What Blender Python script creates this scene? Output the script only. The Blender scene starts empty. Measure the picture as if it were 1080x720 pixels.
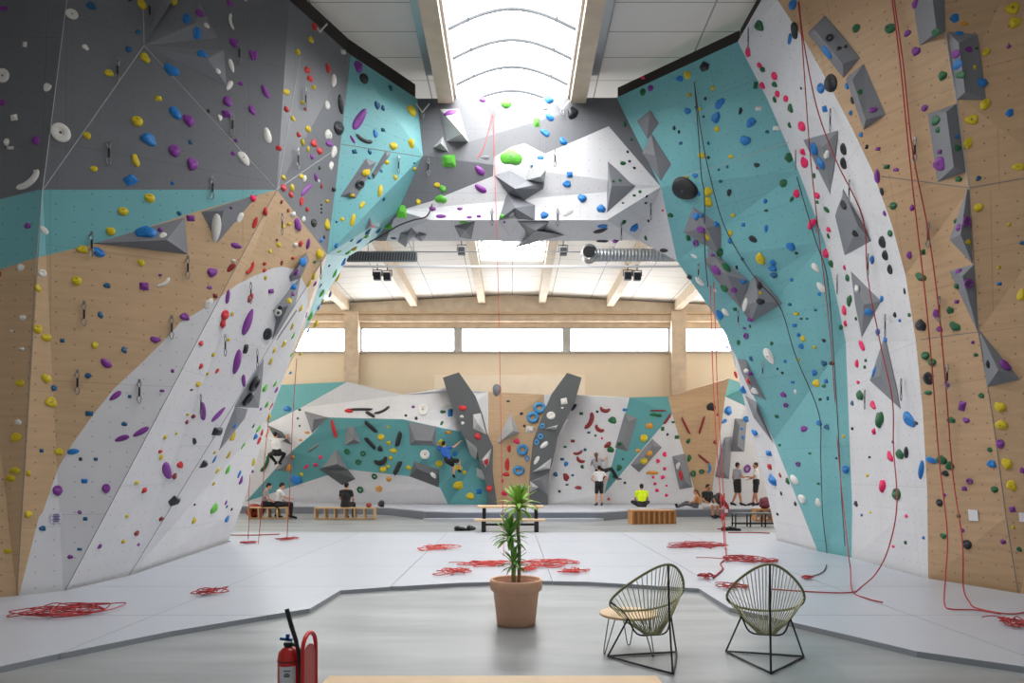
import bpy, bmesh, math, random
from mathutils import Vector, Matrix, Euler
from mathutils.geometry import tessellate_polygon, delaunay_2d_cdt
random.seed(7)
S = bpy.context.scene
COL = S.collection
F = 720.0; CX = 540.0; HY = 497.0; H = 1.68
CAM = Vector((0, 0, H))
def W(px, py, Y): return Vector(((px-CX)/F*Y, Y, H-(py-HY)/F*Y))
def ray(px, py): return Vector(((px-CX)/F, 1.0, -(py-HY)/F))
def G(px, py, z=0.0):
    "point of the floor (height z) seen at a pixel"
    Y = F*(H-z)/(py-HY)
    return Vector(((px-CX)/F*Y, Y, z))
def lerp(a, b, t): return a+(b-a)*t
# ------------------------------------------------------------------ materials
def srgb(*c):
    return tuple(((v/255)/12.92 if v/255 <= .04045 else ((v/255+.055)/1.055)**2.4) for v in c)+(1,)
MATS = {}
def mat(name, col, rough=.55, metal=0, spec=.5, emit=0, noise=0, nscale=8, bump=0, coat=0):
    m = bpy.data.materials.new(name); m.use_nodes = True
    nt = m.node_tree; b = nt.nodes['Principled BSDF']
    b.inputs['Base Color'].default_value = col
    b.inputs['Roughness'].default_value = rough
    b.inputs['Metallic'].default_value = metal
    b.inputs['Specular IOR Level'].default_value = spec
    b.inputs['Coat Weight'].default_value = coat
    if emit:
        b.inputs['Emission Color'].default_value = col
        b.inputs['Emission Strength'].default_value = emit
    if noise or bump:
        tc = nt.nodes.new('ShaderNodeTexCoord'); nz = nt.nodes.new('ShaderNodeTexNoise')
        nz.inputs['Scale'].default_value = nscale; nz.inputs['Detail'].default_value = 5
        nt.links.new(tc.outputs['Object'], nz.inputs['Vector'])
        if noise:
            mr = nt.nodes.new('ShaderNodeMapRange')
            mr.inputs['From Min'].default_value = .3; mr.inputs['From Max'].default_value = .7
            mr.inputs['To Min'].default_value = 1-noise; mr.inputs['To Max'].default_value = 1+noise
            nt.links.new(nz.outputs['Fac'], mr.inputs['Value'])
            mx = nt.nodes.new('ShaderNodeVectorMath'); mx.operation = 'SCALE'
            mx.inputs[0].default_value = col[:3]
            nt.links.new(mr.outputs[0], mx.inputs['Scale']); nt.links.new(mx.outputs[0], b.inputs['Base Color'])
        if bump:
            bp = nt.nodes.new('ShaderNodeBump'); bp.inputs['Strength'].default_value = bump; bp.inputs['Distance'].default_value = .01
            nt.links.new(nz.outputs['Fac'], bp.inputs['Height']); nt.links.new(bp.outputs[0], b.inputs['Normal'])
    MATS[name] = m
    return m
def panel_mat(name, col, rough=.6, dots=(.12, .12, .12, 1), dotmix=.75, grain=0, noise=.04, pitch=.21):
    "climbing panel: painted or raw plywood with a grid of threaded bolt holes, in metres of the panel's own plane (UV)"
    m = mat(name, col, rough); nt = m.node_tree; b = nt.nodes['Principled BSDF']; N = nt.nodes.new; L = nt.links.new
    uv = N('ShaderNodeUVMap'); uv.uv_map = 'plane'
    def vm(op, a, v=None):
        n = N('ShaderNodeVectorMath'); n.operation = op; L(a, n.inputs[0])
        if v is not None: n.inputs[1].default_value = v
        return n.outputs[0]
    def mth(op, a, v=None):
        n = N('ShaderNodeMath'); n.operation = op; L(a, n.inputs[0])
        if v is not None: n.inputs[1].default_value = v
        return n.outputs[0]
    s = vm('DIVIDE', uv.outputs[0], (pitch, pitch, 1))
    fr = vm('SUBTRACT', vm('FRACTION', s), (.5, .5, 0))
    ln = N('ShaderNodeVectorMath'); ln.operation = 'LENGTH'; L(fr, ln.inputs[0])
    dot = mth('LESS_THAN', ln.outputs['Value'], .05)
    nz = N('ShaderNodeTexNoise'); nz.inputs['Scale'].default_value = 1.6; nz.inputs['Detail'].default_value = 6
    sc = vm('MULTIPLY', uv.outputs[0], (1, 9, 1) if grain else (1, 1, 1)); L(sc, nz.inputs['Vector'])
    amp = max(noise, grain)
    mr = N('ShaderNodeMapRange'); mr.inputs['From Min'].default_value = .3; mr.inputs['From Max'].default_value = .7
    mr.inputs['To Min'].default_value = 1-amp; mr.inputs['To Max'].default_value = 1+amp; L(nz.outputs['Fac'], mr.inputs['Value'])
    mul = N('ShaderNodeVectorMath'); mul.operation = 'SCALE'; mul.inputs[0].default_value = col[:3]; L(mr.outputs[0], mul.inputs['Scale'])
    # sheet joints every 1.22 x 2.44 m
    sx = N('ShaderNodeSeparateXYZ'); L(uv.outputs[0], sx.inputs[0])
    j1 = mth('LESS_THAN', mth('ABSOLUTE', mth('SUBTRACT', mth('FRACT', mth('DIVIDE', sx.outputs[0], 2.44)), .5)), .0016)
    j2 = mth('LESS_THAN', mth('ABSOLUTE', mth('SUBTRACT', mth('FRACT', mth('DIVIDE', sx.outputs[1], 1.83)), .5)), .0020)
    jj = N('ShaderNodeMath'); jj.operation = 'MAXIMUM'; L(j1, jj.inputs[0]); L(j2, jj.inputs[1])
    jm = mth('MULTIPLY', jj.outputs[0], .35)
    d2 = mth('MULTIPLY', dot, dotmix)
    mxv = N('ShaderNodeMath'); mxv.operation = 'MAXIMUM'; L(d2, mxv.inputs[0]); L(jm, mxv.inputs[1])
    mix = N('ShaderNodeMix'); mix.data_type = 'RGBA'; L(mxv.outputs[0], mix.inputs['Factor']); L(mul.outputs[0], mix.inputs[6]); mix.inputs[7].default_value = dots
    L(mix.outputs[2], b.inputs['Base Color'])
    return m
# ------------------------------------------------------------------ objects
def link(o, parent=None):
    COL.objects.link(o)
    if parent is not None: o.parent = parent
    return o
def tag(o, label=None, cat=None, group=None, kind=None):
    if label: o['label'] = label
    if cat: o['category'] = cat
    if group: o['group'] = group
    if kind: o['kind'] = kind
    return o
def empty(name, loc, label, cat, group=None, rz=0, kind=None):
    o = bpy.data.objects.new(name, None); o.location = loc; o.rotation_euler = (0, 0, rz); o.empty_display_size = .1
    link(o); return tag(o, label, cat, group, kind)
def obj(name, bm, m, parent=None, smooth=False, loc=None):
    me = bpy.data.meshes.new(name); 
    bmesh.ops.recalc_face_normals(bm, faces=bm.faces[:])
    bm.to_mesh(me); bm.free()
    for x in (m if isinstance(m, (list, tuple)) else [m]): me.materials.append(x)
    if smooth:
        for p in me.polygons: p.use_smooth = True
    o = bpy.data.objects.new(name, me)
    if loc is not None: o.location = loc
    return link(o, parent)
def copy_tree(o, parent=None):
    c = o.copy(); link(c, parent)
    for ch in list(o.children): copy_tree(ch, c)
    return c
def B(): return bmesh.new()
def box(bm, c, s, rot=None, mi=0):
    r = bmesh.ops.create_cube(bm, size=1)
    M = Matrix.Translation(Vector(c)) @ (rot.to_matrix().to_4x4() if rot else Matrix()) @ Matrix.Diagonal((s[0], s[1], s[2], 1))
    bmesh.ops.transform(bm, matrix=M, verts=r['verts'])
    if mi:
        for v in r['verts']:
            for f in v.link_faces: f.material_index = mi
    return r['verts']
def bar(bm, a, b, w, h=None, up=Vector((0, 0, 1))):
    "rectangular bar between two points"
    a = Vector(a); b = Vector(b); d = b-a; L_ = d.length; d.normalize(); h = h or w
    if abs(d.dot(up)) > .98: up = Vector((0, 1, 0))
    s = d.cross(up).normalized(); u = s.cross(d)
    M = Matrix(((d.x, s.x, u.x, 0), (d.y, s.y, u.y, 0), (d.z, s.z, u.z, 0), (0, 0, 0, 1)))
    r = bmesh.ops.create_cube(bm, size=1)
    bmesh.ops.transform(bm, matrix=Matrix.Translation((a+b)/2) @ M @ Matrix.Diagonal((L_, w, h, 1)), verts=r['verts'])
def tube(bm, pts, r, n=8, closed=False, cap=True):
    pts = [Vector(p) for p in pts]; N_ = len(pts); rings = []
    rr = r if isinstance(r, (list, tuple)) else [r]*N_
    t0 = None; nrm = None
    for i, p in enumerate(pts):
        if closed: t = pts[(i+1) % N_]-pts[i-1]
        else: t = pts[min(i+1, N_-1)]-pts[max(i-1, 0)]
        if t.length < 1e-9: t = t0 or Vector((0, 0, 1))
        t = t.normalized()
        if nrm is None:
            nrm = t.cross(Vector((0, 0, 1)))
            if nrm.length < .05: nrm = t.cross(Vector((1, 0, 0)))
            nrm.normalize()
        else:
            nrm = nrm-t*nrm.dot(t)
            if nrm.length < 1e-4: nrm = t.orthogonal()
            nrm.normalize()
        bi = t.cross(nrm); t0 = t
        rings.append([bm.verts.new(p+(nrm*math.cos(2*math.pi*k/n)+bi*math.sin(2*math.pi*k/n))*rr[i]) for k in range(n)])
    for i in range(N_ if closed else N_-1):
        a = rings[i]; b = rings[(i+1) % N_]
        off = 0
        if closed and i == N_-1:
            off = min(range(n), key=lambda o: (a[0].co-b[o].co).length)
        for k in range(n):
            try: bm.faces.new((a[k], a[(k+1) % n], b[(k+1+off) % n], b[(k+off) % n]))
            except ValueError: pass
    if cap and not closed:
        bm.faces.new(rings[0][::-1]); bm.faces.new(rings[-1])
def smooth_path(pts, k=6, closed=False):
    pts = [Vector(p) for p in pts]; out = []; n = len(pts)
    for i in range(n if closed else n-1):
        g = (lambda j: pts[j % n]) if closed else (lambda j: pts[max(0, min(n-1, j))])
        p0, p1, p2, p3 = g(i-1), g(i), g(i+1), g(i+2)
        for s in range(k):
            t = s/k
            out.append(.5*((2*p1)+(p2-p0)*t+(2*p0-5*p1+4*p2-p3)*t*t+(3*p1-p0-3*p2+p3)*t**3))
    if not closed: out.append(pts[-1])
    return out
def lathe(bm, prof, n=32, c=(0, 0, 0), close=False):
    rings = []
    for r, z in prof:
        rings.append([bm.verts.new((c[0]+r*math.cos(2*math.pi*k/n), c[1]+r*math.sin(2*math.pi*k/n), c[2]+z)) for k in range(n)])
    for a, b in zip(rings, rings[1:]):
        for k in range(n): bm.faces.new((a[k], a[(k+1) % n], b[(k+1) % n], b[k]))
    bm.faces.new(rings[0][::-1]); bm.faces.new(rings[-1])
def prism(bm, poly, ext):
    "closed solid from a 3D polygon and an extrusion vector"
    a = [bm.verts.new(Vector(p)) for p in poly]; b = [bm.verts.new(Vector(p)+Vector(ext)) for p in poly]
    n = len(a)
    for i in range(n): bm.faces.new((a[i], a[(i+1) % n], b[(i+1) % n], b[i]))
    for tri in tessellate_polygon([[v.co for v in a]]):
        bm.faces.new([a[i] for i in tri]); bm.faces.new([b[i] for i in reversed(tri)])
def bevel(o, w=.01, seg=2):
    md = o.modifiers.new('bevel', 'BEVEL'); md.width = w; md.segments = seg; md.limit_method = 'ANGLE'; md.angle_limit = .6
    return o
# ------------------------------------------------------------------ wall surfaces
def inside(p, poly):
    x, y = p; c = False; n = len(poly)
    for i in range(n):
        x1, y1 = poly[i][:2]; x2, y2 = poly[i-1][:2]
        if (y1 > y) != (y2 > y) and x < (x2-x1)*(y-y1)/(y2-y1)+x1: c = not c
    return c
SURF = []   # (2D triangle, plane point, normal, region function, is_volume)
def bary(p, t):
    (x1, y1), (x2, y2), (x3, y3) = t
    d = (y2-y3)*(x1-x3)+(x3-x2)*(y1-y3)
    if abs(d) < 1e-9: return (-9, -9, -9)
    a = ((y2-y3)*(p[0]-x3)+(x3-x2)*(p[1]-y3))/d; b = ((y3-y1)*(p[0]-x3)+(x1-x3)*(p[1]-y3))/d
    return (a, b, 1-a-b)
def add_surf(p2, p3, region, vol=False):
    n = (p3[1]-p3[0]).cross(p3[2]-p3[0])
    if n.length < 1e-8: return
    n.normalize()
    if n.dot(CAM-p3[0]) < 0: n = -n
    SURF.append((p2, p3[0].copy(), n, region, vol))
def hit(px, py, s):
    d = ray(px, py); den = d.dot(s[2])
    if abs(den) < 1e-4: return None
    t = (s[1]-CAM).dot(s[2])/den
    return CAM+d*t
def locate(px, py, vols=True, wall=None):
    best = None; bd = 1e9; fb = None; fbd = 1e9
    for s in SURF:
        if s[4] and not vols: continue
        if wall and not s[3](px, py).endswith(wall): continue
        b = bary((px, py), s[0])
        if min(b) >= -1e-6:
            h = hit(px, py, s)
            if h is not None and 0 < h.y < bd: bd = h.y; best = s
        elif min(b) > -9 and not s[4]:
            e = -min(b)*math.sqrt(abs((s[0][1][0]-s[0][0][0])*(s[0][2][1]-s[0][0][1])-(s[0][2][0]-s[0][0][0])*(s[0][1][1]-s[0][0][1])))
            if e < fbd: fbd = e; fb = s
    s = best or fb
    return hit(px, py, s), s
def build_wall(name, V, facets, paints, default, thick=.16):
    """V: {key:(px,py,Y)} corner points; facets: lists of keys; paints: [(polygon, material, region)] first match wins"""
    tris = []
    def region(px, py):
        for poly, m, r in paints:
            if inside((px, py), poly): return r
        return default[1]
    for f in facets:
        p2 = [Vector((V[k][0], V[k][1])) for k in f]; p3 = [W(*V[k]) for k in f]
        for t in tessellate_polygon([[v.to_3d() for v in p2]]):
            a = [(p2[i].x, p2[i].y) for i in t]; b = [p3[i] for i in t]
            add_surf(a, b, region); tris.append((a, b))
    pts = []; edges = []
    for a, b in tris:
        i = len(pts); pts += [Vector(p) for p in a]; edges += [(i, i+1), (i+1, i+2), (i+2, i)]
    for poly, m, r in paints:
        i = len(pts); n = len(poly); pts += [Vector(p[:2]) for p in poly]; edges += [(i+k, i+(k+1) % n) for k in range(n)]
    vo, eo, fo, *_ = delaunay_2d_cdt(pts, edges, [], 0, 1e-3)
    slots = [default[0]]
    for _, m, _r in paints:
        if m not in slots: slots.append(m)
    bm = B(); uvl = bm.loops.layers.uv.new('plane'); vm = {}
    planes = [(a, b[0], (b[1]-b[0]).cross(b[2]-b[0]).normalized()) for a, b in tris]
    def vert(i):
        if i in vm: return vm[i]
        p = vo[i]; best = max(planes, key=lambda q: min(bary((p.x, p.y), q[0])))
        d = ray(p.x, p.y); t = (best[1]-CAM).dot(best[2])/d.dot(best[2])
        vm[i] = bm.verts.new(CAM+d*t); return vm[i]
    for f in fo:
        c = sum((vo[i] for i in f), Vector((0, 0)))/len(f)
        if not any(min(bary((c.x, c.y), a)) > -1e-6 for a, b in tris): continue
        vs = [vert(i) for i in f]
        try: fc = bm.faces.new(vs)
        except ValueError: continue
        fc.normal_update()
        if fc.normal.dot(CAM-fc.calc_center_median()) < 0: fc.normal_flip(); fc.normal_update()
        m = default[0]
        for poly, pm, r in paints:
            if inside((c.x, c.y), poly): m = pm; break
        fc.material_index = slots.index(m)
        n = fc.normal; u = Vector((0, 0, 1)).cross(n)
        if u.length < .1: u = Vector((1, 0, 0))
        u.normalize(); v = n.cross(u)
        for lp in fc.loops: lp[uvl].uv = (lp.vert.co.dot(u), lp.vert.co.dot(v))
    me = bpy.data.meshes.new(name); bm.to_mesh(me); bm.free()
    for m in slots: me.materials.append(m)
    o = link(bpy.data.objects.new(name, me)); o['kind'] = 'structure'
    md = o.modifiers.new('thickness', 'SOLIDIFY'); md.thickness = thick; md.offset = -1; md.use_even_offset = False
    return o
# ------------------------------------------------------------------ materials of the place
m_white = panel_mat('white_panel', srgb(214, 214, 217), .55, dots=srgb(120, 120, 122), dotmix=.55)
m_tan = panel_mat('plywood_panel', srgb(197, 165, 128), .5, dots=srgb(92, 70, 50), dotmix=.7, grain=.07)
m_tan2 = panel_mat('warm_plywood_panel', srgb(190, 157, 121), .5, dots=srgb(84, 60, 42), dotmix=.7, grain=.08)
m_teal = panel_mat('teal_panel', srgb(112, 176, 181), .5, dots=srgb(40, 80, 88), dotmix=.6)
m_grey = panel_mat('grey_panel', srgb(110, 112, 117), .5, dots=srgb(60, 60, 64), dotmix=.4)
m_tealb = panel_mat('deep_teal_panel', srgb(90, 156, 160), .5, dots=srgb(36, 70, 76), dotmix=.3)
m_vol = mat('volume_grey', srgb(124, 126, 132), .65, noise=.05, nscale=60)
m_vold = mat('volume_dark_grey', srgb(92, 95, 97), .65, noise=.05, nscale=60)
m_volw = mat('volume_pale_grey', srgb(188, 190, 190), .6, noise=.03, nscale=60)
m_edge = mat('plywood_edge', srgb(150, 140, 128), .7)
# concrete: mottled, slightly polished
m_conc = mat('concrete', srgb(142, 145, 146), .3, noise=.22, nscale=.9)
nt = m_conc.node_tree; b_ = nt.nodes['Principled BSDF']
_n2 = nt.nodes.new('ShaderNodeTexNoise'); _n2.inputs['Scale'].default_value = 1.0; _n2.inputs['Detail'].default_value = 3
_tc = nt.nodes.new('ShaderNodeTexCoord'); _mp = nt.nodes.new('ShaderNodeMapping'); _mp.inputs['Scale'].default_value = (.5, 2.2, 1); nt.links.new(_tc.outputs['Object'], _mp.inputs['Vector']); nt.links.new(_mp.outputs[0], _n2.inputs['Vector'])
for _l in list(nt.links):
    if _l.to_node.bl_idname == 'ShaderNodeTexNoise' and _l.to_node is not _n2: nt.links.new(_mp.outputs[0], _l.to_socket)
_mr = nt.nodes.new('ShaderNodeMapRange'); _mr.inputs['From Min'].default_value = .3; _mr.inputs['From Max'].default_value = .7
_mr.inputs['To Min'].default_value = .30; _mr.inputs['To Max'].default_value = .44
nt.links.new(_n2.outputs['Fac'], _mr.inputs['Value']); nt.links.new(_mr.outputs[0], b_.inputs['Roughness'])
m_mat = mat('mat_vinyl', srgb(176, 180, 189), .36, noise=.02, nscale=2)
m_matedge = mat('mat_edge', srgb(150, 154, 160), .6)
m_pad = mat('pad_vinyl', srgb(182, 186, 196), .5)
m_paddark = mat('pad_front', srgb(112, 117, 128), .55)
m_wood = mat('glulam', srgb(204, 186, 162), .6, noise=.10, nscale=3)
m_wood2 = mat('old_glulam', srgb(206, 184, 158), .65, noise=.12, nscale=3)
m_bwall = mat('beige_wall', srgb(234, 214, 186), .7, noise=.02, nscale=2)
m_bwall2 = mat('beige_wall_low', srgb(246, 230, 206), .65, noise=.03, nscale=2)
m_swall = mat('side_wall', srgb(190, 188, 184), .8)
m_frame = mat('window_frame', srgb(176, 172, 168), .5)
m_steel = mat('galvanised', srgb(170, 174, 178), .38, metal=.85)
m_steel2 = mat('galvanised_dark', srgb(110, 114, 118), .45, metal=.6)
m_black = mat('black_metal', srgb(30, 32, 36), .45)
m_blackp = mat('black_plastic', srgb(24, 24, 27), .4)
m_red = mat('red_paint', srgb(214, 34, 28), .35, coat=.3)
m_rope = mat('red_rope', srgb(172, 50, 54), .7)
m_rope2 = mat('bright_red_rope', srgb(220, 80, 72), .7)
m_roped = mat('dark_rope', srgb(70, 58, 60), .7)
m_wrope = mat('white_sling', srgb(210, 208, 204), .7)
m_lwood = mat('light_wood', srgb(222, 190, 148), .5, noise=.06, nscale=5)
m_owood = mat('orange_wood', srgb(186, 132, 78), .5, noise=.10, nscale=6)
m_pine = mat('pine', srgb(206, 170, 124), .55, noise=.08, nscale=6)
m_terra = mat('terracotta', srgb(236, 186, 154), .75, noise=.05, nscale=12)
m_soil = mat('soil', srgb(150, 84, 56), .9, noise=.3, nscale=60, bump=.6)
m_leaf = mat('leaf_green', srgb(132, 188, 86), .4, noise=.15, nscale=9)
m_leaf2 = mat('leaf_bright', srgb(164, 210, 84), .4, noise=.12, nscale=9)
m_stem = mat('plant_cane', srgb(160, 150, 116), .8, noise=.2, nscale=40)
m_cord = mat('olive_cord', srgb(178, 178, 138), .5)
m_cordd = mat('olive_ring', srgb(136, 136, 100), .5)
m_blue = mat('blue_plastic', srgb(36, 84, 150), .4)
m_paper = mat('white_paper', srgb(226, 226, 230), .7)
m_glow = mat('skylight_glazing', (1, 1, 1, 1), .5, emit=13.0)
m_wglow = mat('window_daylight', (.93, .97, 1, 1), .3, emit=14.0)
m_sglow = mat('added_side_glow', (1, .96, .9, 1), .3, emit=3.2)  # glow of the added, unseen side panes
m_ceil = mat('ceiling_sheet', srgb(216, 214, 212), .6)
def ceiling_lines(m, col, px, py):
    nt = m.node_tree; b = nt.nodes['Principled BSDF']; N = nt.nodes.new; L = nt.links.new
    tc = N('ShaderNodeTexCoord'); sx = N('ShaderNodeSeparateXYZ'); L(tc.outputs['Object'], sx.inputs[0])
    outs = []
    for i, (p, w) in enumerate((px, py)):
        d = N('ShaderNodeMath'); d.operation = 'DIVIDE'; L(sx.outputs[i], d.inputs[0]); d.inputs[1].default_value = p
        f = N('ShaderNodeMath'); f.operation = 'FRACT'; L(d.outputs[0], f.inputs[0])
        g = N('ShaderNodeMath'); g.operation = 'LESS_THAN'; L(f.outputs[0], g.inputs[0]); g.inputs[1].default_value = w/p
        outs.append(g)
    mx = N('ShaderNodeMath'); mx.operation = 'MAXIMUM'; L(outs[0].outputs[0], mx.inputs[0]); L(outs[1].outputs[0], mx.inputs[1])
    k = N('ShaderNodeMath'); k.operation = 'MULTIPLY'; L(mx.outputs[0], k.inputs[0]); k.inputs[1].default_value = .6
    mix = N('ShaderNodeMix'); mix.data_type = 'RGBA'; L(k.outputs[0], mix.inputs['Factor']); mix.inputs[6].default_value = col; mix.inputs[7].default_value = srgb(60, 60, 60)
    L(mix.outputs[2], b.inputs['Base Color'])
ceiling_lines(m_ceil, srgb(234, 229, 222), (1.72, .03), (.77, .02))
# ------------------------------------------------------------------ room shell
XW = 7.75; Y0 = -9.0; Y1 = 30.0
def st(name, bm, m, **k):
    o = obj(name, bm, m, **k); o['kind'] = 'structure'; return o
XB = 14.5; YB = 17.4      # the bouldering hall behind the arch is wider
bm = B(); prism(bm, [(-XW-.2, Y0, -.2), (XW+.2, Y0, -.2), (XW+.2, YB, -.2), (XB, YB, -.2), (XB, Y1+.2, -.2), (-XB, Y1+.2, -.2), (-XB, YB, -.2), (-XW-.2, YB, -.2)], (0, 0, .2)); st('floor', bm, m_conc)
for nm, s in (('left', -1), ('right', 1)):
    bm = B(); box(bm, (s*(XW+.1), (Y0+YB)/2, 4.75), (.2, YB-Y0, 9.5)); st('wall_%s_side' % nm, bm, m_swall)
    bm = B(); box(bm, (s*(XW+XB)/2, YB+.1, 4.75), (XB-XW, .2, 9.5)); st('wall_%s_return' % nm, bm, m_swall)
    bm = B(); box(bm, (s*(XB+.1), (YB+Y1)/2, 4.75), (.2, Y1-YB, 9.5)); st('wall_%s_rear' % nm, bm, m_bwall)
# roof: two gently pitched sheets with the skylight slot between them
CZ = lambda x: 9.44-.05*abs(x)
CM = 9.62; YM = 14.9     # flat higher roof over the lead walls, pitched one behind the arch
SX = 1.12; SKY0 = 4.5; SKY1 = 24.3
bm = B()
for s in (-1, 1):
    prism(bm, [(s*SX, YM, CZ(SX)), (s*(XB+.2), YM, CZ(XB+.2)), (s*(XB+.2), Y1, CZ(XB+.2)), (s*SX, Y1, CZ(SX))], (0, 0, .12))
    box(bm, (s*(SX+XW+.2)/2, (Y0+YM)/2, CM+.06), (XW+.2-SX, YM-Y0, .12))
box(bm, (0, (Y0+SKY0)/2, CM+.06), (2*SX, SKY0-Y0, .12))
prism(bm, [(-SX, SKY1, CZ(SX)), (SX, SKY1, CZ(SX)), (SX, Y1, CZ(SX)), (-SX, Y1, CZ(SX))], (0, 0, .12))
for s in (-1, 1): box(bm, (s*(SX+XB)/2, YM, 9.3), (XB-SX, .1, .8))
st('ceiling', bm, m_ceil)
# barrel-vault skylight
sky = bpy.data.objects.new('window_5', None); link(sky); sky['kind'] = 'structure'; sky.location = (0, 0, 0)
def arc(y, n=14, dx=0.0, dz=0.0):
    return [Vector((lerp(-SX-dx, SX+dx, i/n), y, 9.40+dz+.36*math.sin(math.pi*i/n))) for i in range(n+1)]
bm = B(); rows = [[bm.verts.new(p) for p in arc(y)] for y in (SKY0, SKY1)]
for i in range(14): bm.faces.new((rows[0][i], rows[0][i+1], rows[1][i+1], rows[1][i]))
for r in rows: bm.faces.new(r)
pane = obj('pane', bm, m_glow, sky); pane['kind'] = 'structure'
y = 13.55-.85*10
ribs = []
while y < SKY1:
    bm = B(); tube(bm, arc(y, 14, 0, -.05), .034, 6); r = obj('frame_rib', bm, m_steel2, sky); r['kind'] = 'structure'; y += .85
bm = B()
for x in (-.76, .78): bar(bm, (x, SKY0, 9.53), (x, SKY1, 9.53), .025, .025)
for yy in (7.8, 12.0, 16.2, 20.4): bar(bm, (-SX, yy, 9.38), (SX, yy, 9.38), .02, .02)
r = obj('frame_bar', bm, m_steel, sky); r['kind'] = 'structure'
bm = B()
for s in (-1, 1): box(bm, (s*(SX+.01), (SKY0+SKY1)/2, 9.38), (.05, SKY1-SKY0, .5))
box(bm, (0, SKY1+.02, 9.3), (2*SX, .05, .26)); box(bm, (0, SKY0-.02, 9.5), (2*SX, .05, .4))
r = obj('frame_curb', bm, m_frame, sky); r['kind'] = 'structure'
# laminated beams: pair along the skylight, the others only behind the arch
def beam(name, x, y0, y1, w=.3):
    bm = B(); z0 = 8.97-.05*(abs(x)-1.3); z1 = CM if y1 < YM else CZ(x); box(bm, (x, (y0+y1)/2, (z0+z1)/2), (w, y1-y0, z1-z0)); return st(name, bm, m_wood)
k = 1
for x in (-1.31, 1.31):
    beam('beam_%d' % k, x, Y0, 13.52); k += 1
    beam('beam_%d' % k, x, 15.2, Y1-.35); k += 1
for x in (-10.1, -7.2, -4.25, 4.25, 7.2, 10.1): beam('beam_%d' % k, x, 15.6, Y1-.35); k += 1
# grey metal flashing beside the beams
for i, s in enumerate((-1, 1)):
    bm = B(); box(bm, (s*1.58, (Y0+13.3)/2, 9.5), (.2, 13.3-Y0, .22)); st('trim_%d' % (i+1), bm, m_steel)
# back wall with ribbon windows
wz0, wz1 = 6.93, 8.0
bm = B(); box(bm, (0, Y1+.1, wz0/2), (2*XB, .2, wz0)); st('wall_back', bm, m_bwall)
bm = B(); box(bm, (0, Y1+.1, (wz1+9.4)/2), (2*XB, .2, 9.4-wz1)); st('wall_back_top', bm, m_wood2)
cols = (-6.98, 7.25)
for i, x in enumerate(cols):
    bm = B(); box(bm, (x, Y1-.2, 4.35), (.62, .36, 8.6)); o = st('column_%d' % (i+1), bm, m_wood2)
# bowed ring beam under the roof
bm = B()
N_ = 16; tops = [Vector((lerp(-XB, XB, i/N_), Y1-.25, CZ(lerp(-XB, XB, i/N_))-.06)) for i in range(N_+1)]
prism(bm, tops+[Vector((XB, Y1-.25, 8.62)), Vector((-XB, Y1-.25, 8.62))], (0, .3, 0)); st('beam_20', bm, m_wood)
bm = B(); box(bm, (0, Y1-.1, 8.38), (2*XB, .22, .3)); st('beam_21', bm, m_wood2)
bm = B(); box(bm, (0, Y1-.28, 8.57), (2*XB, .08, .05)); st('trim_3', bm, m_lwood)
wins = [(-13.5, -7.32), (-6.64, -2.5), (-2.25, 2.28), (2.53, 6.9), (7.6, 13.5)]
bm = B()
for a, b in zip(wins, wins[1:]):
    if b[0]-a[1] < .4: box(bm, ((a[1]+b[0])/2, Y1+.05, (wz0+wz1)/2), (b[0]-a[1], .16, wz1-wz0))
st('trim_4', bm, m_frame)
for i, (a, b) in enumerate(wins):
    w = bpy.data.objects.new('window_%d' % (i if i else 6), None); link(w); w['kind'] = 'structure'; w.location = ((a+b)/2, Y1, wz0)
    bm = B(); box(bm, (0, .12, (wz1-wz0)/2), (b-a, .02, wz1-wz0)); p = obj('pane', bm, m_wglow, w); p['kind'] = 'structure'
    bm = B(); t = .055
    for z in (t/2, wz1-wz0-t/2): box(bm, (0, .06, z), (b-a, .1, t))
    for x in (-(b-a)/2+t/2, (b-a)/2-t/2): box(bm, (x, .06, (wz1-wz0)/2), (t, .1, wz1-wz0))
    p = obj('frame', bm, m_frame, w); p['kind'] = 'structure'
# unseen glowing panes added in the side walls to brighten the bouldering hall
for i, s in enumerate((-1, 1)):
    w = bpy.data.objects.new('window_%d' % (7+i), None); link(w); w['kind'] = 'structure'; w.location = (s*(XB-.02), 23.6, 5.4)  # parent of an added light panel, not a known window
    bm = B(); box(bm, (0, 0, 0), (.02, 10.2, 4.6)); p = obj('pane', bm, m_sglow, w); p['kind'] = 'structure'
    bm = B()
    for y_ in (-5.1, -1.7, 1.7, 5.1): box(bm, (-s*.03, y_, 0), (.08, .09, 4.7))
    for z_ in (-2.3, 0, 2.3): box(bm, (-s*.03, 0, z_), (.08, 10.3, .08))
    p = obj('frame', bm, m_frame, w); p['kind'] = 'structure'
bm = B(); box(bm, (0, Y1-.06, wz0-.03), (2*XB, .16, .06)); st('trim_5', bm, m_frame)
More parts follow.
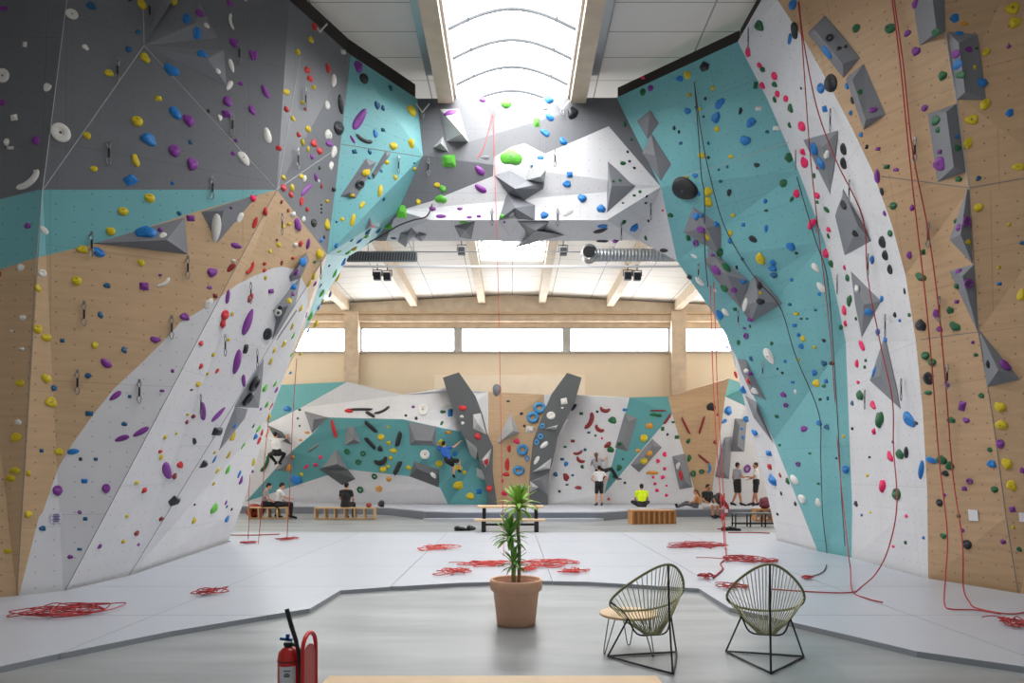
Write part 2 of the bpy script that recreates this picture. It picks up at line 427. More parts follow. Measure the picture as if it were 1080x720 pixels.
# ------------------------------------------------------------------ the lead wall on the left
LV = dict(L0=(-60, 637.6, 8.6), L1=(18, 631.4, 9.0), L2=(67, 626, 9.38), L3=(135, 609, 10.8), L4=(240, 572.6, 16.0),
  T0=(-60, -71, 9.4), T1=(79, -68, 9.45), T2=(150, -43, 9.9), T3=(305, 0, 10.75), T4=(370, 58, 12.17), T5=(440, 104, 13.6),
  M1=(45, 200, 9.2), A=(152, 48, 9.8), B=(292, 200, 10.6), C=(345, 268, 12.4), E=(446, 164, 13.45), Fv=(420, 222, 13.75),
  S1=(255, 535, 15.9), S2=(270, 487, 15.8), S3=(285, 437, 15.6), S4=(302, 392, 15.5), S5=(320, 352, 15.3), S6=(345, 308, 15.1), S7=(368, 270, 14.9), S8=(395, 254, 14.8))
LF = [('L0', 'L1', 'M1', 'T1', 'T0'), ('M1', 'L1', 'L2', 'B'), ('M1', 'B', 'A'), ('M1', 'A', 'T2', 'T1'), ('A', 'B', 'T3', 'T2'), ('B', 'C', 'T4', 'T3'),
  ('L2', 'L3', 'C', 'B'), ('C', 'E', 'T5', 'T4'), ('C', 'Fv', 'E'), ('C', 'S8', 'Fv'), ('C', 'S7', 'S8'), ('C', 'S6', 'S7'), ('C', 'S5', 'S6'), ('C', 'S4', 'S5'), ('C', 'S3', 'S4'), ('C', 'L3', 'S3'), ('L3', 'S2', 'S3'), ('L3', 'S1', 'S2'), ('L3', 'L4', 'S1')]
grey_near = [(-90, -140), (152, -140), (152, 48), (225, 127), (292, 200), (41, 200), (0, 210), (-90, 228)]
grey_up = [(152, -140), (500, -140), (440, 104), (370, 58), (356, 180), (345, 268), (292, 200), (225, 127), (152, 48)]
teal_band = [(-90, 228), (0, 210), (41, 200), (292, 200), (214, 221), (100, 257), (37, 272), (0, 284), (-90, 312)]
teal_edge = [(370, 58), (440, 90), (460, 164), (430, 235), (400, 262), (372, 275), (352, 318), (336, 352), (318, 374), (322, 340), (330, 318), (337, 296), (345, 268), (356, 180)]
arc_w = [(17, 640), (41, 545), (45, 540), (62, 492), (77, 467), (100, 435), (120, 410), (150, 382), (172, 360), (190, 340), (222, 321), (250, 300), (270, 290), (288, 282.5), (298, 281), (309, 283.5), (318, 293), (324, 304), (325, 318), (322, 335), (314, 358), (306, 380), (299, 402), (293, 420), (340, 420), (340, 660), (-20, 660)]
white_a = arc_w; 
tan_near = [(-90, 300), (60, 250), (300, 190), (300, 205), (292, 200), (67, 626), (60, 660), (-90, 660)]
seam_l2b = [(67, 626), (292, 200)]
def split_white(px, py):
    if px < 67+(626-py)*225/426: return 'left white curve'
    if px < 135+(609-py)*210/341: return 'white middle slope'
    return 'white inner slope'
white_mid = [(67, 640), (67, 626), (292, 200), (345, 268), (135, 609), (135, 640)]
white_in = [(135, 640), (135, 609), (345, 268), (345, 700)]
P_left = [(teal_band, m_teal, 'left teal band'), (grey_near, m_grey, 'near grey panel'), (grey_up, m_grey, 'upper grey slope'), (teal_edge, m_teal, 'teal arch edge'),
  (arc_w, m_white, 'left white wall')]
_bw = build_wall
wall_left = build_wall('wall_left', LV, LF, P_left, (m_tan, 'left plywood panel'))
# the arch across the hall
AV = dict(T5=(440, 104, 13.6), E=(446, 164, 13.45), Fv=(420, 222, 13.75), G1=(455, 232, 13.7), G2=(640, 232, 13.7), Hh=(697, 197, 13.7), R5=(650, 103, 13.6), I=(714, 275, 14.6), S8=(395, 254, 14.8), J2=(672, 253, 14.8), J1=(590, 254, 14.8))
AF = [('T5', 'E', 'Fv', 'G1', 'G2', 'Hh', 'R5'), ('Fv', 'S8', 'J1', 'G2', 'G1'), ('G2', 'J1', 'J2'), ('G2', 'J2', 'I', 'Hh')]
white_arch = [(415, 232), (425, 221), (455, 212), (520, 185.5), (521, 166), (539, 155), (553, 151), (575, 162), (642, 133), (697, 197), (760, 330), (380, 330)]
wall_mid = build_wall('wall_middle', AV, AF, [(white_arch, m_white, 'white arch')], (m_grey, 'grey arch top'))
# the lead wall on the right
RV = dict(R5=(650, 103, 13.6), Hh=(697, 197, 13.7), I=(714, 275, 14.6), s1=(752, 330, 14.9), s2=(766, 354, 15.0), s3=(778, 394, 15.3), s4=(794, 460, 15.8), s5=(809, 520, 16.1), Q0=(820, 571.2, 16.3),
  Q1=(863, 583, 14.06), Q2=(898, 589.3, 13.1), Q3=(979, 612.2, 10.5), Q4=(1075, 628, 9.23), Q5=(1140, 641, 8.4),
  P1=(778, 44, 11.8), P2=(802, 2, 10.8), P3=(812, -12, 10.5), w1=(810, 106, 11.9), w2=(842, 180, 12.1), w3=(870, 255, 12.3), w4=(892, 360, 12.6), w5=(899, 540, 13.0),
  t1=(820, 0, 10.3), t2=(850, 45, 10.15), t3=(875, 90, 10.0), t4=(900, 138, 9.85), t5=(920, 180, 9.78), t6=(940, 235, 9.76), t7=(955, 290, 9.82), t8=(966, 360, 9.95), t9=(973, 430, 10.1), ta=(978, 520, 10.3),
  u0=(972, -124, 8.6), u1=(990, 0, 8.65), u2=(1008, 100, 8.7), u3=(1022, 200, 8.8), u4=(1032, 350, 8.98), u5=(1047, 440, 9.07), u6=(1061, 545, 9.15), v0=(1140, -170, 8.0), v1=(1140, 200, 8.1), v2=(1140, 440, 8.25),
  k1=(816, 464, 15.0), k2=(773, 366, 14.95))
RF = [('R5', 'Hh', 'P1'), ('Hh', 'w1', 'P1'), ('Hh', 'I', 'w2', 'w1'), ('I', 's1', 'k2', 'w3', 'w2'), ('k2', 'k1', 'w4', 'w3'), ('k1', 'Q1', 'Q2', 'w5', 'w4'), ('s1', 's2', 'k2'), ('s2', 's3', 'k2'), ('k2', 's3', 's4', 'k1'), ('k1', 's4', 's5', 'Q0', 'Q1'),
  ('P1', 'w1', 't2', 't1', 'P3', 'P2'), ('w1', 'w2', 't4', 't3', 't2'), ('w2', 'w3', 't6', 't5', 't4'), ('w3', 'w4', 't8', 't7', 't6'), ('w4', 'w5', 'ta', 't9', 't8'), ('w5', 'Q2', 'Q3', 'ta'),
  ('P3', 't1', 'u1', 'u0'), ('t1', 't2', 't3', 'u2', 'u1'), ('t3', 't4', 't5', 'u3', 'u2'), ('t5', 't6', 't7', 'u4', 'u3'), ('t7', 't8', 't9', 'u5', 'u4'), ('t9', 'ta', 'Q3', 'u6', 'u5'), ('Q3', 'Q4', 'u6'),
  ('u0', 'u1', 'u2', 'u3', 'v1', 'v0'), ('u3', 'u4', 'u5', 'v2', 'v1'), ('u5', 'u6', 'Q4', 'Q5', 'v2')]
def pl(keys): return [RV[k][:2] for k in keys]
white_strip = pl(['P1', 'w1', 'w2', 'w3', 'w4', 'w5', 'Q2', 'Q3', 'ta', 't9', 't8', 't7', 't6', 't5', 't4', 't3', 't2', 't1', 'P3', 'P2'])
tan_mid = pl(['P3', 't1', 't2', 't3', 't4', 't5', 't6', 't7', 't8', 't9', 'ta', 'Q3', 'Q4', 'u6', 'u5', 'u4', 'u3', 'u2', 'u1', 'u0'])
tan_far = pl(['u0', 'u1', 'u2', 'u3', 'u4', 'u5', 'u6', 'Q4', 'Q5', 'v2', 'v1', 'v0'])
white_foot = [(752, 330), (766, 354), (772, 366), (816, 464), (863, 583), (863, 600), (810, 600), (740, 330)]
wall_right = build_wall('wall_right', RV, RF, [(white_strip, m_white, 'right white strip'), (white_foot, m_white, 'right white foot'), (tan_mid, m_tan2, 'right plywood wall'), (tan_far, m_tan2, 'far right plywood')], (m_teal, 'right teal wall'))
# the bouldering wall at the back
BV = dict(zl=(200, 405, 28.4), zm=(200, 470, 28.2), b0=(200, 532, 28.4), b1=(259, 529, 28.4), b2=(342, 502, 27.9), b3=(368, 495, 27.7), b4=(431, 502, 27.8), b5=(464, 514, 28.0), b6=(473, 532, 28.4), b7=(515, 532, 28.4),
  a1=(345, 440, 27.2), a2=(425, 442, 27.3), a3=(470, 452, 27.5), h0=(301, 405.5, 28.2), h1=(366, 402.5, 27.6), h2=(425, 416, 27.9), h3=(469, 411.5, 27.9), h4=(515, 413, 28.3),
  v0=(282, 447, 27.6), v1=(317, 430, 27.4), v2=(330, 457, 27.3), v3=(308, 475, 27.5), c0=(515, 460, 28.2),
  n0=(574, 416, 28.4), n1=(574, 532, 28.4), r1=(605, 416, 28.2), r2=(664, 419, 27.7), r3=(704.5, 418, 27.7), r3b=(709, 436, 27.6), r4=(769, 399, 27.4), kk=(765, 418, 27.5), r5=(786, 428, 27.9), r5t=(790, 407, 28.2), r6=(850, 436, 28), r6t=(850, 405, 28.2),
  e1=(637, 521, 28.3), e2=(637, 532, 28.4), e3=(737, 532, 28.4), e4=(749, 532, 28.4), e5=(850, 532, 28.4))
BF = [('b0', 'b1', 'b2', 'b3', 'b4', 'b5', 'b6'), ('b1', 'v3', 'v2', 'a1', 'a2', 'b4', 'b3', 'b2'), ('a2', 'a3', 'c0', 'b7', 'b6', 'b5', 'b4'), ('zm', 'v0', 'v1', 'a1', 'v2', 'v3', 'b1', 'b0'), ('zl', 'h0', 'h1', 'v1', 'v0', 'zm'),
  ('v1', 'h1', 'h2', 'a2', 'a1'), ('h2', 'h3', 'h4', 'c0', 'a3', 'a2'), ('h4', 'n0', 'n1', 'b7', 'c0'), ('n0', 'r1', 'r2', 'e1', 'e2', 'n1'), ('r2', 'r3', 'r3b', 'e1'), ('r3b', 'e3', 'e2', 'e1'), ('r3', 'r4', 'kk', 'e4', 'e3', 'r3b'), ('r4', 'r5t', 'r6t', 'r6', 'r5', 'kk'), ('kk', 'r5', 'r6', 'e5', 'e4')]
def pb(keys): return [BV[k][:2] for k in keys]
PBo = [(pb(BF[0]), m_white, 'low white boulder wall'), (pb(['b1', 'v3', 'v2', 'a1', 'a2', 'a3', 'c0', 'b7', 'b6', 'b5', 'b4', 'b3', 'b2']), m_tealb, 'teal boulder wall'), (pb(BF[3]), m_white, 'left boulder corner'), (pb(BF[4]), m_tealb, 'teal boulder top'),
  (pb(['v1', 'h1', 'h2', 'h3', 'h4', 'c0', 'a3', 'a2', 'a1']), m_white, 'white boulder top'), (pb(BF[7]), m_tan, 'centre boulder plywood'), (pb(BF[8]), m_white, 'middle white boulder wall'), (pb(BF[9]), m_tealb, 'teal boulder diagonal'), (pb(BF[10]), m_white, 'white boulder triangle'), (pb(BF[11]), m_tan2, 'plywood boulder wedge'), (pb(BF[12]), m_tealb, 'teal boulder corner')]
wall_boulder = build_wall('wall_boulder', BV, BF, PBo, (m_white, 'right white boulder wall'), thick=.12)
# pale plywood cladding above the boulder wall, between the pillars
bm = B(); box(bm, (-.1, Y1-.07, 5.15), (6.6, .1, 1.5)); st('wall_back_cladding', bm, m_bwall2)

m_seam = mat('seam_edge', srgb(176, 176, 178), .6); m_seamd = mat('seam_gap', srgb(126, 124, 122), .7)
def seam(wall, pts, m, r=.007):
    bm = B(); P_ = []
    for (a, c) in zip(pts, pts[1:]):
        for t in range(7): P_.append(locate(lerp(a[0], c[0], t/6), lerp(a[1], c[1], t/6), vols=False)[0])
    tube(bm, P_, r, 5); o = obj('panel_seam', bm, m, wall); o['kind'] = 'structure'
for p in ([(79, -66), (45, 200), (37, 290)], [(152, 48), (292, 200)], [(152, 48), (46, 199)], [(152, 46), (150, -40)], [(316, 62), (293, 199)], [(292, 200), (350, 160)]): seam(wall_left, p, m_seam, .006)
for p in ([(37, 290), (18, 630)], [(292, 200), (68, 624)], [(344, 268), (136, 607)]): seam(wall_left, p, m_seamd, .005)
seam(wall_left, [(360, 152), (444, 165)], m_seamd, .006)
seam(wall_right, [(991, 0), (1008, 100), (1022, 200)], m_seam, .009)
for p in ([(1022, 200), (1032, 350), (1047, 440), (1061, 545), (1074, 626)], [(930, 186), (1022, 198), (1080, 188)], [(970, 358), (1031, 350)]): seam(wall_right, p, m_seamd, .006)
seam(wall_right, [(712, 188), (748, 178), (832, 150)], m_seam, .006)
seam(wall_right, [(772, 367), (816, 464), (863, 582)], m_seam, .006)

# dark strip added above the wall heads, its colour standing in for shade
m_dark = mat('shadow_band', srgb(52, 46, 43), .8)
def shade_strip(name, pts, hh):
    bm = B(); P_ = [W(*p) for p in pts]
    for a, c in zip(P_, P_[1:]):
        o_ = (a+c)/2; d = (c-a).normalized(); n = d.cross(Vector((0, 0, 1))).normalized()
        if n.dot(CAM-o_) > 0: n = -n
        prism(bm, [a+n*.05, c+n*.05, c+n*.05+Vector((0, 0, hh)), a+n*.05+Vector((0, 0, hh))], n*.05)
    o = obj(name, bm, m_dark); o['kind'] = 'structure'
shade_strip('trim_6', [LV[k] for k in ('T1', 'T2', 'T3', 'T4', 'T5')], .30)
shade_strip('trim_7', [RV[k] for k in ('R5', 'P1', 'P2', 'P3', 'u0')], .22)
# ------------------------------------------------------------------ big grey wooden volumes bolted on the walls
def volume(label, base, top, h=.3, m=m_vol, group=None):
    """base: pixel outline on the wall; top: one apex or a ridge of two points (raised h metres off the wall)"""
    bp = [locate(x, y, vols=False) for x, y in base]
    c = sum((p for p, s in bp), Vector())/len(bp)
    n = sum((s[2] for p, s in bp), Vector()).normalized()
    if n.dot(CAM-c) < 0: n = -n
    tp = []
    for t in (top if isinstance(top, list) else [top]):
        p, s = locate(t[0], t[1], vols=False); d = (CAM-p).normalized()
        tp.append(p+d*min(h/max(.3, d.dot(s[2])), h*2.2))
    nb = len(base)
    bm = B(); bv = [bm.verts.new(p+n*.004-c) for p, s in bp]; bk = [bm.verts.new(p-n*.03-c) for p, s in bp]; tv = [bm.verts.new(p-c) for p in tp]
    top2 = top if isinstance(top, list) else [top]
    near = []
    for i in range(nb):
        j = (i+1) % nb
        mx, my = (base[i][0]+base[j][0])/2, (base[i][1]+base[j][1])/2
        near.append(min(range(len(top2)), key=lambda k: (top2[k][0]-mx)**2+(top2[k][1]-my)**2))
    vt = [min(range(len(top2)), key=lambda k: (top2[k][0]-b[0])**2+(top2[k][1]-b[1])**2) for b in base]
    fl = []
    for i in range(nb):
        j = (i+1) % nb
        f = [bv[i], bv[j], tv[vt[j]]] + ([tv[vt[i]]] if vt[i] != vt[j] else [])
        bm.faces.new(f); fl.append([v.co+c for v in f])
        bm.faces.new((bv[j], bv[i], bk[i], bk[j]))
    bm.faces.new(bk[::-1]) if nb < 5 else [bm.faces.new([bk[k] for k in t]) for t in tessellate_polygon([[v.co for v in bk]])]
    o = obj('climbing_volume', bm, m, loc=c)
    o.data.polygons.foreach_set('use_smooth', [False]*len(o.data.polygons))
    tag(o, label, 'climbing volume', group or 'grey climbing volumes')
    def px(p):
        d = p-CAM; return (CX+d.x/d.y*F, HY-d.z/d.y*F)
    for f in fl:
        for k in range(1, len(f)-1):
            add_surf([px(f[0]), px(f[k]), px(f[k+1])], [f[0], f[k], f[k+1]], lambda x, y: 'grey volume', True)
    return o
def avg(b): return (sum(p[0] for p in b)/len(b), sum(p[1] for p in b)/len(b))
def solid(name, label, cat, poly, Yf, dy, m, group=None):
    bm = B(); c = W(*avg(poly), Yf); c.z = 0
    prism(bm, [W(x, y, Yf)-c if not callable(Yf) else None for x, y in poly], (0, dy, 0))
    o = obj(name, bm, m, loc=c); return tag(o, label, cat, group)
def px_of(p):
    d = Vector(p)-CAM; return (CX+d.x/d.y*F, HY-d.z/d.y*F)
def pillar(label, poly, yt, yb, m):
    "free standing faceted tower of the bouldering wall, leaning forward at the top"
    ys = [p[1] for p in poly]; a, b = min(ys), max(ys)
    pts = [W(x, y, lerp(yt, yb, (y-a)/(b-a))) for x, y in poly]
    bm = B(); prism(bm, pts, (0, 1.35, 0)); o = obj('boulder_tower', bm, m); tag(o, label, 'climbing volume', 'dark boulder towers')
    for t in tessellate_polygon([pts]):
        f = [pts[i] for i in t]; add_surf([px_of(p) for p in f], f, lambda x, y: 'dark boulder tower', False)
    return o
pillar('dark grey faceted boulder tower left of the centre plywood panel, blue shirted climber beside it', [(467, 398), (484, 392.5), (501, 417), (508, 435), (513, 455), (519.5, 470), (519, 497), (524, 532), (516, 532), (512, 505), (506, 490), (503, 472), (488, 460), (480, 438), (472, 415)], 26.9, 27.9, m_vold)
pillar('dark grey faceted boulder tower right of the centre plywood panel, white tiles on it', [(598, 393), (613.5, 398), (606, 425), (598, 440), (588, 461), (586, 473), (582, 490), (579.5, 498), (577.5, 515), (578, 532), (558.5, 532), (559, 500), (561, 480), (563, 463), (574, 434), (582, 415)], 26.9, 27.9, m_vold)
VOL = [
 ('thin triangular grey volume in the fan, pointing down from the upper left', [(152, 48), (172, -8), (187, -8)], (177, 8), .14, m_vol),
 ('upper large triangular grey volume of the fan on the near grey panel', [(152, 48), (210, 2), (230, 40)], (207, 24), .16, m_vol),
 ('lower large triangular grey volume of the fan on the near grey panel', [(152, 48), (236, 53), (239, 90)], (219, 62), .16, m_vol),
 ('long flat triangular grey volume at the teal band with a blue disc on it', [(99, 256.5), (195, 229), (198, 268)], (176, 253), .3, m_vol),
 ('triangular grey volume hanging under the teal band with a long white hold on it', [(212, 223.5), (272, 205), (229.5, 256)], (236, 222), .25, m_vol),
 ('narrow grey volume at the top of the chain on the left arch leg', [(323, 266), (326, 274), (317, 293), (306, 297), (305, 291)], (314, 283), .2, m_vol),
 ('large grey volume on the left arch leg with a white ring beside its edge', [(317, 292), (312, 318), (313, 328), (292, 359), (287, 358), (291, 338), (288, 327), (303, 308)], (304, 322), .3, m_vol),
 ('grey volume on the left arch leg carrying two black rings', [(278, 378), (277, 394), (273, 430), (247, 429), (258, 408)], (266, 412), .22, m_vol),
 ('long pointed grey volume below the one with two black rings', [(248, 429), (261, 431), (258, 441), (231, 475), (238, 453)], (250, 442), .22, m_vol),
 ('wider grey plank volume with a black ring on the teal arch edge', [(386, 167), (397, 171), (375.5, 209), (359, 207)], [(389, 174), (369, 203)], .15, m_vol),
 ('narrower grey plank volume higher up on the teal arch edge', [(407, 159), (412, 162), (394, 189), (392, 183)], [(408, 165), (395, 184)], .12, m_vol),
 ('tiny grey pyramid volume at the lower border of the teal arch edge', [(390, 229), (400, 240), (385, 242)], (392, 238), .15, m_vol),
 ('pale block volume with a purple hold on top, left of the arch top', [(464, 115), (484, 115), (494, 150), (471, 149)], (487, 141), .5, m_volw),
 ('small pale pyramid volume under the pale block, left of the arch top', [(457, 155.5), (467, 144), (473, 160)], (465, 151), .3, m_volw),
 ('grey star shaped volume under the left of the arch, larger of the pair', [(422, 245.5), (430, 244), (434, 239.5), (440, 247), (432, 252), (428, 260.5), (419.5, 254.5)], (430, 249), .25, m_vol),
 ('small kite shaped grey volume touching the star volume under the arch', [(437, 250), (442, 244.5), (450, 247), (444.5, 254.5)], (444, 249), .2, m_vol),
 ('four cornered grey volume under the arch with a flat green hold above it', [(479, 238), (501, 233), (497, 252), (485, 250)], (491, 243), .3, m_vol),
 ('pale faceted volume at the top of the hanging cluster in the arch middle', [(556, 168), (576, 178), (574, 192), (555, 190)], (570, 186), .35, m_volw),
 ('broad grey volume in the hanging cluster of the arch, under the lime green hold', [(522, 185), (537, 180), (556, 190), (574, 193), (573, 199), (553, 211), (535, 203)], (543, 199), .5, m_vol),
 ('middle grey volume in the hanging cluster of the arch with a white dot', [(535, 203), (553, 211), (564, 216), (564, 232), (546, 233), (538, 249), (526, 232)], (543, 219), .45, m_vol),
 ('lowest jagged grey volume hanging from the underside of the arch', [(546, 233), (579, 233), (574, 243), (595, 248), (574, 252.5), (544, 261), (555, 250), (554, 243)], (565, 243), .4, m_vol),
 ('flat triangular grey volume right of the arch top with tiny green holds', [(641, 170), (670, 196), (640, 224)], (645, 196), .25, m_vol),
 ('topmost grey volume of the pair at the left border of the right teal wall', [(672, 127.5), (686, 116), (695, 130), (683, 147)], (684, 130), .2, m_vol),
 ('lower grey volume of the pair at the left border of the right teal wall', [(687, 140), (708, 173), (697, 191), (677.5, 161)], (691, 164), .28, m_vol),
 ('upper grey volume with blue and purple holds on the right teal wall', [(731, 218), (760, 237.5), (762.5, 276), (747, 260), (721, 245)], (745, 240), .3, m_vol),
 ('long grey volume on the right teal wall between the other two of its chain', [(747, 260), (790.6, 296), (781, 325), (753, 292), (743, 275)], (767, 290), .3, m_vol),
 ('large grey pyramid volume at the bottom of the chain on the right teal wall', [(796, 289.6), (825, 320), (792, 340), (780, 323)], (800, 318), .55, m_vol),
 ('mottled grey volume low on the inner border of the right teal wall', [(778, 378), (787, 379), (808, 422), (793, 416), (782, 392)], (791, 401), .22, m_vol),
 ('slim grey volume below the mottled one on the white foot', [(786, 417), (798, 424), (815, 466), (795, 440)], (798, 434), .22, m_vol),
 ('upper grey wedge volume on the border of white strip and plywood', [(852, 35), (870, 16), (907, 61), (889.5, 82)], [(859, 31), (889, 67)], .2, m_vol),
 ('lower grey wedge volume on the border of white strip and plywood', [(892, 83), (911, 67), (934, 120.5), (911, 137)], [(899, 84), (913, 126)], .2, m_vol),
 ('topmost triangular grey volume on the right white strip, blue holds on it', [(847.5, 147.5), (884, 137.5), (876, 205)], (868, 155), .2, m_vol),
 ('kite shaped grey volume on the right white strip, second from the top', [(889.5, 199), (919, 254), (891, 269), (881, 227.5)], (905, 238), .22, m_vol),
 ('grey volume on the right white strip, third from the top', [(897.5, 286), (929.5, 317.5), (909, 356), (902, 320)], (911, 321), .22, m_vol),
 ('lowest pointed grey volume on the right white strip, blue hold under its tip', [(933, 354), (950, 431), (917.5, 401)], (928, 396), .22, m_vol),
 ('grey wedge volume cut by the top of the photo on the right plywood', [(961, -8), (996, -8), (997.5, 34), (970, 48)], [(983, -5), (988, 34)], .22, m_vol),
 ('grey wedge volume right of the plywood seam with blue and purple holds', [(1000, 34), (1031, 36), (1040, 105.5), (1009, 105.5)], [(1011, 45), (1018, 97)], .22, m_vol),
 ('grey wedge volume left of the plywood seam with a large purple hold', [(978.5, 120), (1009, 109), (1018.5, 181), (989, 192)], [(998, 118), (1006, 176)], .22, m_vol),
 ('upper dark triangular volume on the plywood seam', [(1021, 197), (1026, 278.5), (1001.5, 252.5)], (1013, 247), .25, m_vol),
 ('lower dark triangular volume on the plywood seam', [(1001.5, 285.5), (1027.5, 278.5), (1032, 352)], (1015, 291), .25, m_vol),
 ('triangular grey volume on the far right plywood with a purple hold', [(1033, 348), (1076, 400), (1041, 408)], (1053, 390), .25, m_vol),
 ('grey triangular volume on the left white corner of the boulder wall', [(321, 433.5), (346, 440), (329, 457)], (331, 442), .5, m_vol),
 ('dark grey roof volume above the climber at the left boulder corner', [(282, 448), (297, 455), (308, 469), (290, 462)], (298, 460), .7, m_vold),
 ('grey volume under the feet of the climber at the left boulder corner', [(291, 496), (298, 483), (308, 477), (305, 497)], (302, 490), .4, m_vol),
 ('grey block volume high on the teal boulder wall', [(366, 450), (373, 450), (381, 467), (364, 469)], (373, 463), .4, m_vol),
 ('grey pyramid volume low on the teal boulder wall', [(354.6, 473), (367, 495), (338, 493.5)], (356, 489), .6, m_vol),
 ('dark diamond volume under the grey pyramid on the boulder wall', [(336, 494), (367, 495), (375, 505), (361, 511.5)], (357, 499), .4, m_vold),
 ('large square grey volume above the white disc on the boulder wall', [(431, 445), (460, 449.5), (460, 470), (432.5, 469)], [(438, 464), (455, 465)], .4, m_vol),
 ('dark wedge volume below the white disc on the boulder wall', [(437, 486), (463, 495), (463, 514), (432, 502)], [(440, 494), (460, 502)], .45, m_vold),
 ('pale pyramid volume high on the right edge of the left boulder tower', [(499, 437), (507, 435.5), (513, 458), (499, 452)], (504, 446), .3, m_volw),
 ('pale pyramid volume on the left edge of the left boulder tower', [(490, 461), (504, 471), (502, 485), (496, 479)], (499, 471), .3, m_volw),
 ('pale volume with a red hold on the left boulder tower', [(508, 484.5), (518, 473), (520, 497), (512, 493)], (514, 486), .3, m_volw),
 ('lowest pale volume on the left boulder tower', [(502.5, 493), (513, 498), (511, 507), (503, 502)], (507, 499), .3, m_volw),
 ('pale grey pyramid volume on the centre boulder plywood', [(539, 435.5), (548, 456), (524, 468), (530, 452)], (541, 454), .6, m_volw),
 ('long pale triangular volume across the right boulder tower', [(574, 452), (600, 441), (590, 460.5)], (585, 450), .4, m_volw),
 ('pale triangular volume low on the right boulder tower', [(561, 498), (581.6, 483), (580, 494)], (574, 492), .35, m_volw),
 ('grey triangular volume near the foot of the right boulder tower', [(559, 499), (579, 498.5), (577, 522), (560, 507)], (571, 505), .4, m_vol),
 ('small pale triangular volume at the foot of the right boulder tower', [(559, 507), (568, 513.6), (559, 519)], (561, 513), .3, m_volw),
 ('tilted grey box volume left of the teal diagonal of the boulder wall', [(659, 435.5), (672, 441), (662, 476), (648.5, 471.7)], [(663, 444), (657, 467)], .35, m_vol),
 ('tilted grey box volume with yellow holds across the teal diagonal', [(688, 462.6), (698, 471.7), (674, 498), (665, 490)], [(688, 470), (674, 489)], .35, m_vol),
 ('grey box volume with a red hold left of the plywood wedge', [(709, 481), (723, 478), (730.4, 513.6), (716.5, 516)], [(716, 486), (723, 508)], .35, m_vol),
 ('upper grey box volume on the right white boulder wall', [(775, 441), (787.5, 442.5), (785, 476), (771, 476)], [(780, 448), (778, 470)], .35, m_vol),
 ('lower grey box volume on the right white boulder wall beside the red ropes', [(764, 461), (772, 460), (769, 505), (754, 502.5)], [(766, 468), (763, 497)], .35, m_vol),
]
for lab, base, top, h, m in VOL: volume(lab, base, top, h*(.8 if m is m_volw else .55), m)
# ------------------------------------------------------------------ holds
HC = dict(y=('yellow', srgb(206, 182, 24)), b=('blue', srgb(24, 118, 192)), p=('purple', srgb(128, 52, 146)), w=('white', srgb(224, 222, 216)), r=('red', srgb(196, 40, 44)), g=('green', srgb(22, 96, 54)),
  k=('black', srgb(34, 36, 40)), m=('pink', srgb(232, 28, 96)), o=('orange', srgb(216, 148, 50)), G=('bright green', srgb(96, 186, 62)), t=('dark blue', srgb(22, 88, 130)), d=('dark red', srgb(140, 38, 40)), e=('grey', srgb(120, 120, 126)), s=('light blue', srgb(70, 150, 206)))
HM = {k: mat('hold_'+v[0].replace(' ', '_'), v[1], .5, noise=.06, nscale=5) for k, v in HC.items()}
m_bolt = mat('bolt_steel', srgb(90, 90, 92), .4, metal=.7)
SHAPES = {'o': 'rounded', 'l': 'long', 'c': 'crescent', 'r': 'ring', 'd': 'disc', 't': 'pointed', 'j': 'cupped', 'x': 'bar'}
PROTO = {}
